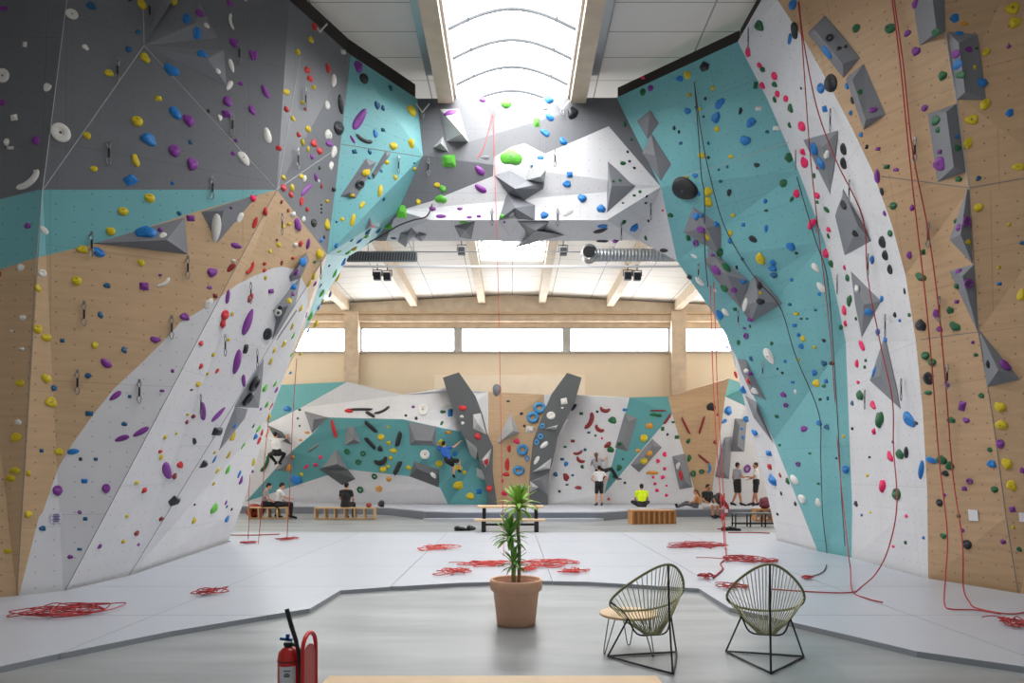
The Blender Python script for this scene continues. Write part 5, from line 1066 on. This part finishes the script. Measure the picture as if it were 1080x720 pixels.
r = empty('black_bench', (((x0+x1)/2-540)/F*Y, Y, 0), 'black steel framed bench in front of the two standing men', 'bench')
bm = B(); box(bm, (0, 0, .40), (L_, .36, .04)); obj('seat', bm, m_steel2, r)
for k in range(4):
    for sy in (-.15, .15):
        bm = B(); bar(bm, (lerp(-L_/2+.03, L_/2-.03, k/3), sy, 0), (lerp(-L_/2+.03, L_/2-.03, k/3), sy, .38), .035); obj('leg', bm, m_black, r)
bm = B(); bar(bm, (-L_/2, -.15, .1), (L_/2, -.15, .1), .035); bar(bm, (-L_/2, .15, .1), (L_/2, .15, .1), .035); obj('rail', bm, m_black, r)
r = cubby('wooden cubby bench behind the black bench at the right', 795, 822, 541, 23.2, .42, .4, 0, m_owood, 3)
# ------------------------------------------------------------------ bags, shoes, hanging bundle
def blob_mesh(bm, c, r, seed, n=3, amp=.12):
    q = bmesh.ops.create_icosphere(bm, subdivisions=n, radius=1); rr = random.Random(seed); ph = [rr.uniform(0, 6) for _ in range(5)]
    for v in q['verts']:
        x, y, z = v.co; f = 1+amp*math.sin(3*x+ph[0])*math.cos(2.5*y+ph[1])+amp*.6*math.sin(5*z+ph[2]+2*x)
        v.co = (c[0]+x*r[0]*f, c[1]+y*r[1]*f, c[2]+max(z*r[2]*f, -r[2]*.92))
def bag(label, c, r, m, seed, rz=0):
    t = empty('backpack', c, label, 'bag', None, rz)
    bm = B(); blob_mesh(bm, (0, 0, r[2]*.92), r, seed); obj('body', bm, m, t, smooth=True)
    bm = B(); blob_mesh(bm, (0, -r[1]*.95, r[2]*.65), (r[0]*.7, r[1]*.35, r[2]*.45), seed+3); obj('pocket', bm, m, t, smooth=True)
    for s in (-1, 1):
        bm = B(); tube(bm, smooth_path([(s*r[0]*.4, r[1]*.7, r[2]*1.75), (s*r[0]*.5, r[1]*1.35, r[2]*1.2), (s*r[0]*.6, r[1]*.8, r[2]*.3)], 5), .018, 6); obj('strap', bm, m_blackp, t, smooth=True)
m_bagred = mat('bag_red', srgb(150, 44, 40), .7); m_bagdk = mat('bag_wine', srgb(110, 44, 62), .7)
bag('red backpack on the floor at the left end of the left cubby bench', (-9.25, 24.6, 0), (.34, .24, .27), m_bagred, 5)
bag('wine red backpack on the cubby bench behind the right black bench', (8.6, 23.2, .42), (.22, .16, .2), m_bagdk, 8)
def shoe(label, p, rz, m, s=1.0):
    t = empty('shoe', p, label, 'shoe', 'shoes on the floor', rz); bm = B()
    for x, z, w_, h_ in ((-.1, .06, .045, .06), (0, .05, .05, .05), (.1, .035, .05, .035)):
        q = bmesh.ops.create_icosphere(bm, subdivisions=2, radius=1)
        for v in q['verts']: v.co = (x*s+v.co.x*.085*s, v.co.y*w_*s, max(.012, (z+v.co.z*h_)*s))
    o = obj('upper', bm, m, t); md = o.modifiers.new('remesh', 'REMESH'); md.mode = 'VOXEL'; md.voxel_size = .012; md.use_smooth_shade = True
    bm = B(); q = bmesh.ops.create_cone(bm, cap_ends=True, segments=16, radius1=1, radius2=1, depth=.02)
    for v in q['verts']: v.co = (v.co.x*.18*s, v.co.y*.052*s, .01+v.co.z)
    obj('sole', bm, m_blackp, t)
p = G(487, 559.5); shoe('black shoe lying left of its pair by the wooden plank table', p, .1, m_blackp, 1.2)
p = G(497, 559); shoe('black shoe standing upright next to the wooden plank table leg', p, 1.2, m_blackp, 1.4)
p = G(767, 559.5); shoe('left black shoe under the hanging red bundle', p, .3, m_blackp, 1.1)
p = G(774, 559.5); shoe('right black shoe under the hanging red bundle', p, -.2, m_blackp, 1.1)
bp = Vector(((764-540)/F*19.6, 19.6, 0))
t = empty('rope_bundle', bp, 'coiled red rope bundle on a slim red stand beside the black bench', 'rope', None)
bm = B(); rr = random.Random(9); pts = []
for i in range(90):
    a = i*.7; pts.append((.11*math.cos(a)*rr.uniform(.5, 1.1), .07*math.sin(a*1.1), .62+.34*math.sin(a*.5)*rr.uniform(.6, 1.1)))
tube(bm, smooth_path(pts, 3), .017, 5); obj('coil', bm, m_rope, t, smooth=True)
bm = B(); tube(bm, [(0, 0, .02), (0, 0, 1.05)], .014, 6); bar(bm, (-.2, 0, .03), (.2, 0, .03), .03); bar(bm, (0, -.2, .03), (0, .2, .03), .03); obj('stand', bm, m_red, t)
bm = B(); box(bm, (.02, -.09, .55), (.1, .02, .1)); obj('tag', bm, m_paper, t)
# paper sheets pinned to the plywood
for i, (x, y, w_, h_, lab) in enumerate([(1027, 543, 11, 12, 'white paper sheet pinned low on the right plywood wall'), (1078, 545, 5, 10, 'white paper sheet at the right edge of the photo'), (59, 546, 10, 11, 'faint printed notice low on the left white curve')]):
    p, s = locate(x, y); n = s[2]; u = Vector((0, 0, 1)).cross(n).normalized(); v = n.cross(u); k = p.y/F
    bm = B()
    for sx, sy in ((-1, -1), (1, -1), (1, 1), (-1, 1)): bm.verts.new(u*sx*w_/2*k+v*sy*h_/2*k)
    bm.verts.ensure_lookup_table(); bm.faces.new(bm.verts[:])
    o = obj('paper_sheet', bm, m_paper if i < 2 else mat('notice_paper', srgb(206, 206, 216), .7), loc=p+n*.012); md = o.modifiers.new('t', 'SOLIDIFY'); md.thickness = .002; tag(o, lab, 'paper', 'paper notices')
    if i == 2:
        bm = B()
        for q in range(5):
            a = [bm.verts.new(u*(sx*w_*.36*k*(1 if q % 2 else .7))+v*((.32-.16*q)*h_*k+sy*.008)+n*.004) for sx, sy in ((-1, -1), (1, -1), (1, 1), (-1, 1))]; bm.faces.new(a)
        obj('print', bm, mat('violet_ink', srgb(120, 104, 150), .7), o)
# ------------------------------------------------------------------ ducts, cable tray, floodlights under the rear roof
def ribbed(name, label, x0, x1, y, Y, r, n, m, cat, opening=False):
    a = W(x0, y, Y); b = W(x1, y, Y); c = (a+b)/2; L_ = (b-a).length
    t = empty(name, c, label, cat); bm = B(); prof = []
    for i in range(n*2+1): prof.append((Vector((lerp(-L_/2, L_/2, i/(2*n)), 0, 0)), r*(1 if i % 2 else .93)))
    tube(bm, [p for p, q in prof], [q for p, q in prof], 20); obj('duct_pipe', bm, m, t)
    return t, L_
t, L_ = ribbed('ventilation_duct', 'round silver spiral ventilation duct under the rear roof at right', 622, 745, 269, 17.6, .17, 34, m_steel, 'duct')
bm = B(); c0 = Vector((-L_/2-.05, 0, 0))
tube(bm, [c0+Vector((.05, .1, 0)), c0+Vector((0, -.05, 0)), c0+Vector((0, -.3, 0))], [.2, .2, .2], 20, cap=False); obj('duct_elbow', bm, m_steel, t, smooth=True)
bm = B(); q = bmesh.ops.create_cone(bm, cap_ends=True, segments=24, radius1=.15, radius2=.15, depth=.02); bmesh.ops.transform(bm, matrix=Matrix.Translation(c0+Vector((0, -.27, 0))) @ Matrix.Rotation(math.pi/2, 4, 'X'), verts=q['verts']); obj('opening', bm, m_blackp, t)
for dx in (-L_*.3, L_*.2):
    bm = B(); tube(bm, [(dx, 0, .15), (dx, 0, 1.6)], .012, 6); obj('hanger', bm, m_steel2, t)
a = W(366, 270.5, 17.4); b = W(440, 270.5, 17.4); L_ = b.x-a.x
t = empty('metal_grille', (a+b)/2, 'long galvanised slotted grille under the rear roof at left', 'grille')
bm = B(); 
for z in (-.12, .12): bar(bm, (-L_/2, 0, z), (L_/2, 0, z), .05, .03)
obj('rail', bm, m_steel, t)
bm = B(); box(bm, (0, .03, 0), (L_, .01, .22)); obj('back_plate', bm, m_steel2, t)
for k_ in range(26):
    bm = B(); x = lerp(-L_/2+.03, L_/2-.03, k_/25); bar(bm, (x-.015, -.02, -.11), (x+.015, -.02, .11), .03, .02); obj('bar', bm, m_steel, t)
for x in (-L_*.2, L_*.45):
    bm = B(); tube(bm, [(x, 0, .12), (x, 0, 1.7)], .01, 6); obj('hanger', bm, m_steel2, t)
bm = B(); pts = (W(352, 281, 18.4), W(742, 281, 18.4)); bar(bm, *pts, .07, .05); tag(obj('cable_tray', bm, m_paper), 'thin white cable tray running across under the rear roof', 'cable tray')
bm = B(); pts = (W(430, 265.5, 18.2), W(622, 265.5, 18.2)); bar(bm, *pts, .02, .02); tag(obj('tension_cable', bm, m_steel2), 'thin steel cable between grille and duct under the rear roof', 'cable')
def flood():
    t = empty('floodlight', (0, 0, 0), '', 'floodlight', 'floodlights under the rear roof')
    bm = B(); box(bm, (0, 0, 0), (.2, .12, .22)); bevel(obj('housing', bm, m_steel2, t), .015)
    bm = B(); box(bm, (0, -.062, -.01), (.17, .01, .17)); obj('lens', bm, m_black, t)
    bm = B(); bar(bm, (-.12, 0, 0), (-.12, 0, .16), .02); bar(bm, (.12, 0, 0), (.12, 0, .16), .02); bar(bm, (-.12, 0, .16), (.12, 0, .16), .02); tube(bm, [(0, 0, .16), (0, 0, .32)], .015, 6); obj('bracket', bm, m_black, t)
    return t
f0 = flood()
for i, (x, y, lab) in enumerate([(398, 291, 'left floodlight of the pair below the grille'), (408.5, 291.5, 'right floodlight of the pair below the grille'), (487, 264.5, 'single floodlight beside the rear skylight, left of it'), (594, 265, 'single floodlight beside the rear skylight, right of it'), (662, 291, 'left floodlight of the pair below the silver duct'), (672, 291.5, 'right floodlight of the pair below the silver duct')]):
    f = f0 if i == 0 else copy_tree(f0); f.location = W(x, y, 18.4); tag(f, lab)

bag('small dark bag at the right end of the longer cubby bench', Vector(((402-540)/F*24.0, 24.0, .42)), (.12, .11, .13), m_blackp, 12)
bag('small red pouch on the longer cubby bench beside the dark bag', Vector(((389-540)/F*24.0, 24.0, .42)), (.09, .08, .08), m_bagred, 14)
# ------------------------------------------------------------------ people
m_skin = mat('skin', srgb(206, 152, 124), .55); m_skin2 = mat('skin_tan', srgb(176, 122, 94), .55)
m_eye = mat('eye_dark', srgb(30, 24, 22), .3); m_lip = mat('lip', srgb(160, 90, 84), .5)
CL = {}
def cloth(name, *c):
    if name not in CL: CL[name] = mat('cloth_'+name, srgb(*c), .8, noise=.05, nscale=30)
    return CL[name]
def capsule(bm, a, b, ra, rb, n=12):
    a = Vector(a); b = Vector(b); d = b-a
    if d.length < 1e-5: d = Vector((0, 0, .001))
    dn = d.normalized(); prof = []
    for i in range(5): t = math.pi/2*(1-i/4); prof.append((a-dn*ra*math.sin(t), max(ra*math.cos(t), 1e-4)))
    for i in range(5): t = math.pi/2*i/4; prof.append((b+dn*rb*math.sin(t), max(rb*math.cos(t), 1e-4)))
    u = dn.orthogonal().normalized(); v = dn.cross(u); rings = []
    for c, r in prof: rings.append([bm.verts.new(c+(u*math.cos(2*math.pi*k/n)+v*math.sin(2*math.pi*k/n))*r) for k in range(n)])
    for p, q in zip(rings, rings[1:]):
        for k in range(n): bm.faces.new((p[k], p[(k+1) % n], q[(k+1) % n], q[k]))
    bm.faces.new(rings[0][::-1]); bm.faces.new(rings[-1])
def ellip(bm, c, r, M=None):
    q = bmesh.ops.create_icosphere(bm, subdivisions=3, radius=1)
    for v in q['verts']:
        p = Vector((v.co.x*r[0], v.co.y*r[1], v.co.z*r[2])); v.co = Vector(c)+(M @ p if M else p)
def remesh(name, bm, m, parent, vox=.011, sm=3, paint=None):
    "melt overlapping volumes into one continuous skin"
    bmesh.ops.recalc_face_normals(bm, faces=bm.faces[:])
    me = bpy.data.meshes.new(name); bm.to_mesh(me); bm.free(); o = bpy.data.objects.new(name, me); COL.objects.link(o)
    md = o.modifiers.new('r', 'REMESH'); md.mode = 'VOXEL'; md.voxel_size = vox; md.use_smooth_shade = True
    if sm: s2 = o.modifiers.new('s', 'SMOOTH'); s2.iterations = sm; s2.factor = .5
    dg = bpy.context.evaluated_depsgraph_get(); me2 = bpy.data.meshes.new_from_object(o.evaluated_get(dg))
    o.modifiers.clear(); o.data = me2; me2.materials.clear()
    for x in (m if isinstance(m, list) else [m]): me2.materials.append(x)
    for p in me2.polygons: p.use_smooth = True; p.material_index = paint(p.center) if paint else 0
    bpy.data.meshes.remove(me); o.parent = parent; return o
STAND = dict(pel=(0, 0, .96), chest=(0, .01, 1.26), neck=(0, 0, 1.46), head=(0, .03, 1.61), shL=(-.18, 0, 1.40), shR=(.18, 0, 1.40), elL=(-.25, -.03, 1.12), elR=(.25, -.03, 1.12), wrL=(-.25, .10, .90), wrR=(.25, .10, .90),
  hipL=(-.09, 0, .92), hipR=(.09, 0, .92), knL=(-.11, .03, .50), knR=(.11, .03, .50), anL=(-.12, -.03, .09), anR=(.12, -.03, .09), toL=(-.14, .15, .03), toR=(.14, .15, .03))
SIT = dict(pel=(0, 0, .10), chest=(0, .04, .40), neck=(0, .06, .60), head=(0, .10, .75), shL=(-.18, .05, .54), shR=(.18, .05, .54), elL=(-.25, .10, .30), elR=(.25, .10, .30), wrL=(-.15, .32, .17), wrR=(.15, .32, .17),
  hipL=(-.09, .03, .09), hipR=(.09, .03, .09), knL=(-.13, .44, .10), knR=(.13, .44, .10), anL=(-.13, .42, -.33), anR=(.13, .42, -.33), toL=(-.14, .60, -.39), toR=(.14, .60, -.39))
def human(label, loc, rz, base, ov, shirt, pants, hair, skin=None, long_pants=True, sleeve=.55, long_hair=False, face=(0, 1, 0), shoes=None, tilt=None, scale=1.0):
    J = {k: Vector(v) for k, v in {**base, **ov}.items()}; skin = skin or m_skin
    r = empty('person', loc, label, 'person', None, rz); r.scale = (scale,)*3
    fwd = Vector(face).normalized(); up = (J['head']-J['neck']).normalized()
    fwd = (fwd-up*fwd.dot(up)).normalized(); side = fwd.cross(up)
    HM_ = Matrix((side, fwd, up)).transposed()
    def torso(bm, g):
        a = J['pel']; c = J['chest']; n = J['neck']; sx = (J['shR']-J['shL']).normalized()
        for s in (-1, 1):
            capsule(bm, a+sx*s*.055, lerp(a, c, .5)+sx*s*.045, .105+g, .095+g)
            capsule(bm, lerp(a, c, .5)+sx*s*.045, c+sx*s*.065, .095+g, .108+g)
            capsule(bm, c+sx*s*.065, lerp(c, n, .6)+sx*s*.06, .108+g, .075+g)
            capsule(bm, lerp(c, n, .75), J['shR' if s > 0 else 'shL'], .07+g, .058+g)
    bm = B(); torso(bm, 0)
    capsule(bm, lerp(J['chest'], J['neck'], .8), J['head']-up*.06, .056, .05)
    h = J['head']
    ellip(bm, h+up*.025-fwd*.008, (.074, .094, .088), HM_); ellip(bm, h-up*.045+fwd*.022, (.056, .066, .066), HM_)
    capsule(bm, h+fwd*.088+up*.012, h+fwd*.104-up*.022, .008, .014)          # nose
    ellip(bm, h-up*.088+fwd*.068, (.022, .02, .018), HM_)                     # chin
    for s in (-1, 1):
        ellip(bm, h+side*s*.074-fwd*.006-up*.01, (.010, .018, .03), HM_)      # ears
        ellip(bm, h+side*s*.032+fwd*.082+up*.03, (.022, .010, .008), HM_)     # brow
    for s in 'LR':
        capsule(bm, J['sh'+s], J['el'+s], .050, .040); capsule(bm, J['el'+s], J['wr'+s], .041, .027)
        capsule(bm, J['hip'+s], J['kn'+s], .088, .056)
        k, a = J['kn'+s], J['an'+s]; capsule(bm, k, lerp(k, a, .35), .056, .056); capsule(bm, lerp(k, a, .35), a, .056, .036)
        capsule(bm, a, J['to'+s], .038, .03); capsule(bm, a, a-(J['to'+s]-a).normalized()*.04, .038, .034)
        # hand: palm, four bent fingers of unequal length, thumb from the side of the palm
        w_ = J['wr'+s]; d = (w_-J['el'+s]).normalized(); ac = d.cross(Vector((0, 0, 1)))
        if ac.length < .2: ac = d.cross(Vector((0, 1, 0)))
        ac.normalize(); pn = ac.cross(d).normalized()
        if pn.z > 0: pn = -pn
        for q in (-1, 0, 1): capsule(bm, w_+d*.015+ac*q*.014, w_+d*.085+ac*q*.022, .017, .014)
        for q, L_ in ((-1.5, .062), (-.5, .076), (.5, .072), (1.5, .056)):
            b0 = w_+d*.088+ac*q*.019; b1 = b0+(d+pn*.25).normalized()*L_*.5; b2 = b1+(d+pn*.9).normalized()*L_*.5
            capsule(bm, b0, b1, .0095, .009, 8); capsule(bm, b1, b2, .009, .008, 8)
        sg = -1 if s == 'L' else 1
        t0 = w_+d*.03+ac*sg*.028; t1 = t0+(d*.7+ac*sg*.6+pn*.3).normalized()*.035; capsule(bm, t0, t1, .012, .0105, 8); capsule(bm, t1, t1+(d+ac*sg*.1+pn*.4).normalized()*.03, .0105, .009, 8)
    ey = [h+side*s*.031+fwd*.088+up*.012 for s in (-1, 1)]; mo = h+fwd*.088-up*.055
    def paint(c):
        if any((c-e).length < .014 for e in ey): return 1
        q = c-mo
        return 2 if abs(q.dot(up)) < .008 and abs(q.dot(side)) < .024 and q.dot(fwd) > -.03 else 0
    remesh('body', bm, [skin, m_eye, m_lip], r, .0095, 2, paint)
    bm = B(); torso(bm, .016); bmd = J['pel']-up*.0
    for s in 'LR':
        e = lerp(J['sh'+s], J['el'+s], min(1, sleeve)); capsule(bm, J['sh'+s], e, .066, .058 if sleeve < 1 else .052)
        if sleeve > 1: capsule(bm, J['el'+s], lerp(J['el'+s], J['wr'+s], .9), .052, .038)
    remesh('shirt', bm, shirt, r, .014)
    bm = B(); a = J['pel']; sx = (J['hipR']-J['hipL']).normalized(); tdir = (J['chest']-a).normalized()
    for s in (-1, 1): capsule(bm, a+sx*s*.055+tdir*.06, a+sx*s*.06-tdir*.06, .122, .125)
    for s in 'LR':
        if long_pants:
            k, an = J['kn'+s], J['an'+s]; capsule(bm, J['hip'+s], k, .104, .072); capsule(bm, k, lerp(k, an, .35), .072, .07); capsule(bm, lerp(k, an, .35), lerp(k, an, .93), .07, .052)
        else: capsule(bm, J['hip'+s], lerp(J['hip'+s], J['kn'+s], .8), .106, .088)
    remesh('trousers' if long_pants else 'shorts', bm, pants, r, .014)
    bm = B(); ellip(bm, h+up*.045-fwd*.026, (.083, .092, .082), HM_); ellip(bm, h+up*.0-fwd*.052, (.074, .056, .075), HM_)
    if long_hair: capsule(bm, h-fwd*.08+up*.01, J['neck']-fwd*.10-up*.10, .062, .03)
    remesh('hair', bm, hair, r, .011, 2)
    if shoes:
        for s in 'LR':
            bm = B(); a = J['an'+s]; t = J['to'+s]; d = (t-a).normalized(); dn = Vector((0, 0, -.0))
            capsule(bm, a-d*.045, t+d*.0, .048, .040); capsule(bm, a, a-(a-J['kn'+s]).normalized()*-.03, .046, .046)
            remesh('shoe', bm, shoes, r, .012, 2)
    return r
hb = cloth('hair_black', 28, 24, 24); hbr = cloth('hair_brown', 108, 72, 48); hbl = cloth('hair_dark_brown', 56, 40, 32)
c_black = cloth('black', 26, 27, 31); c_grey = cloth('grey', 150, 150, 154); c_white = cloth('white', 222, 222, 224); c_yel = cloth('neon_yellow', 214, 240, 20); c_blue = cloth('blue', 34, 92, 176); c_lg = cloth('light_grey', 186, 184, 186); c_dg = cloth('dark_grey', 84, 84, 90); c_tan = cloth('tan', 190, 134, 84)
PAD = .31
def at(px, Y, z): return Vector(((px-CX)/F*Y, Y, z))
# seated pair on the left cubby bench, looking to the right
human('person in a grey shirt seated on the left end of the cubby bench, turned right', at(279, 24.25, .42), math.radians(-70), SIT, dict(head=(0, .15, .73)), c_grey, c_black, hb, shoes=c_black)
human('person in a white shirt seated on the cubby bench beside the one in grey', at(293, 24.25, .42), math.radians(-60), SIT, dict(elR=(.28, .22, .33), wrR=(.12, .42, .3), head=(0, .15, .74)), c_white, c_black, hb, shoes=c_black)
human('person in a black shirt seated alone on the cubby bench, seen from behind', at(364.5, 24.1, .42), math.radians(-8), SIT, {}, c_black, c_black, hb, shoes=c_black)
# boulderers
cl = locate(296, 478)[0]
human('climber in a white shirt and black trousers hanging under the dark roof volume', cl+Vector((0, -.42, -.25)), math.radians(15), STAND, dict(pel=(0, -.12, .30), chest=(-.03, -.10, .62), neck=(-.04, -.04, .82), head=(-.06, .0, .97), shL=(-.22, -.04, .78), shR=(.14, -.04, .78), elL=(-.42, .02, .92), elR=(.36, .06, .86), wrL=(-.34, .20, 1.16), wrR=(.42, .22, 1.05), hipL=(-.10, -.12, .26), hipR=(.08, -.12, .26), knL=(-.30, .18, .20), knR=(.26, .18, .22), anL=(-.06, .22, -.12), anR=(.08, .22, -.12), toL=(-.10, .34, -.18), toR=(.12, .34, -.18)), c_white, c_black, hb, shoes=c_black)
cl = locate(476, 482)[0]
human('climber in a blue shirt and black shorts on the teal boulder wall', cl+Vector((-.1, -.50, -.45)), math.radians(-12), STAND, dict(pel=(.10, -.20, .34), chest=(-.06, -.12, .62), neck=(-.14, -.03, .82), head=(-.16, .0, .97), shL=(-.33, -.04, .76), shR=(.04, -.06, .80), elL=(-.44, .06, .98), elR=(.26, .06, .86), wrL=(-.28, .22, 1.2), wrR=(.42, .20, 1.04), hipL=(.02, -.20, .30), hipR=(.20, -.20, .30), knL=(.24, .06, .10), knR=(.46, .04, .30), anL=(.22, .10, -.30), anR=(.44, .14, -.10), toL=(.22, .26, -.36), toR=(.46, .30, -.14)), c_blue, c_black, hb, long_pants=False, shoes=c_black)
human('person in a white shirt and black shorts standing, hands on hips, under a climber', at(632, 27.3, PAD), math.radians(10), STAND, dict(elL=(-.36, -.06, 1.16), elR=(.36, -.06, 1.16), wrL=(-.20, .03, 1.02), wrR=(.20, .03, 1.02), head=(0, .03, 1.60)), c_white, c_black, hb, long_pants=False, sleeve=.35, shoes=c_dg, scale=.93)
human('climber with brown hair and black leggings stretching a leg to the teal diagonal', at(631, 27.75, 1.55), math.radians(-10), STAND, dict(pel=(.06, -.05, .14), chest=(-.03, -.02, .42), neck=(-.06, .02, .62), head=(-.08, .04, .77), shL=(-.22, .02, .56), shR=(.10, .02, .58), elL=(-.30, .16, .40), elR=(.22, .16, .58), wrL=(-.18, .32, .56), wrR=(.28, .34, .68), hipL=(-.02, -.05, .10), hipR=(.14, -.05, .12), knL=(.22, .22, -.02), knR=(.52, .12, .24), anL=(.10, .30, -.34), anR=(.78, .30, -.16), toL=(.10, .42, -.40), toR=(.90, .38, -.18)), c_grey, c_black, hbr, long_hair=True, shoes=c_dg)
human('person in a neon yellow shirt sitting on the pad edge, seen from behind', at(677, 26.3, PAD+.02), 0, SIT, dict(knL=(-.30, .34, .16), knR=(.30, .34, .16), anL=(-.10, .40, .03), anR=(.10, .46, .05), toL=(-.02, .55, .01), toR=(.06, .62, .03)), c_yel, c_black, hb, shoes=c_black)
human('person in a black shirt and grey shorts sitting on the pad edge, legs down', at(745, 24.75, PAD+.04), math.radians(-152), SIT, dict(head=(.02, .12, .75), anR=(.10, .42, -.26), anL=(-.12, .40, -.26), toL=(-.14, .56, -.30), toR=(.12, .58, -.30)), c_black, c_lg, hb, long_pants=False, skin=m_skin2, shoes=c_black)
human('person in tan clothes sitting low on the pad beside the one in black', at(734, 25.6, PAD+.02), math.radians(75), SIT, dict(chest=(0, -.06, .37), neck=(0, -.04, .54), head=(0, .02, .68), shL=(-.17, -.04, .48), shR=(.17, -.04, .48), knL=(-.12, .42, .16), knR=(.12, .40, .22), anL=(-.12, .80, .03), anR=(.12, .76, .04), toL=(-.13, .88, .12), toR=(.14, .84, .13)), c_tan, c_dg, hbr, long_hair=True, shoes=c_black, scale=.85)
human('man in a grey shirt and black shorts standing on the pad, facing right', at(777.5, 27.2, PAD), math.radians(-75), STAND, dict(elR=(.24, .08, 1.14), wrR=(.16, .34, 1.16), anL=(-.20, -.10, .09), toL=(-.24, .08, .03), anR=(.14, .10, .09), toR=(.18, .27, .03)), c_grey, c_black, hb, long_pants=False, shoes=c_black, skin=m_skin2)
human('man in a white shirt and black shorts gesturing, facing the one in grey', at(797.5, 27.2, PAD), math.radians(78), STAND, dict(elL=(-.24, .12, 1.14), wrL=(-.16, .40, 1.16), elR=(.25, .02, 1.13), wrR=(.22, .24, 1.06), anR=(.14, .12, .09), toR=(.17, .30, .03)), c_white, c_black, hbl, long_pants=False, shoes=c_black, skin=m_skin2)
bag('black backpack lying on the pad right of the seated person in black', (at(757.5, 25.6, PAD).x, 25.6, PAD), (.24, .2, .28), m_blackp, 4)
# ------------------------------------------------------------------ camera, daylight
cam = bpy.data.cameras.new('camera'); cam.sensor_width = 36; cam.lens = 24; cam.shift_y = (HY-360)/1080; cam.clip_start = .05; cam.clip_end = 200
co = bpy.data.objects.new('camera', cam); link(co); co.location = CAM; co.rotation_euler = (math.pi/2, 0, 0)
S.camera = co
w = bpy.data.worlds.new('daylight'); S.world = w; w.use_nodes = True
bg = w.node_tree.nodes['Background']; bg.inputs[0].default_value = (.86, .93, 1, 1); bg.inputs[1].default_value = .4
S.view_settings.view_transform = 'Standard'; S.view_settings.look = 'None'; S.view_settings.gamma = 1; S.view_settings.use_curve_mapping = False
S.view_settings.exposure = 0.0
S.cycles.max_bounces = 8; S.cycles.diffuse_bounces = 5
S.cycles.sample_clamp_indirect = 6
S.cycles.use_denoising = True
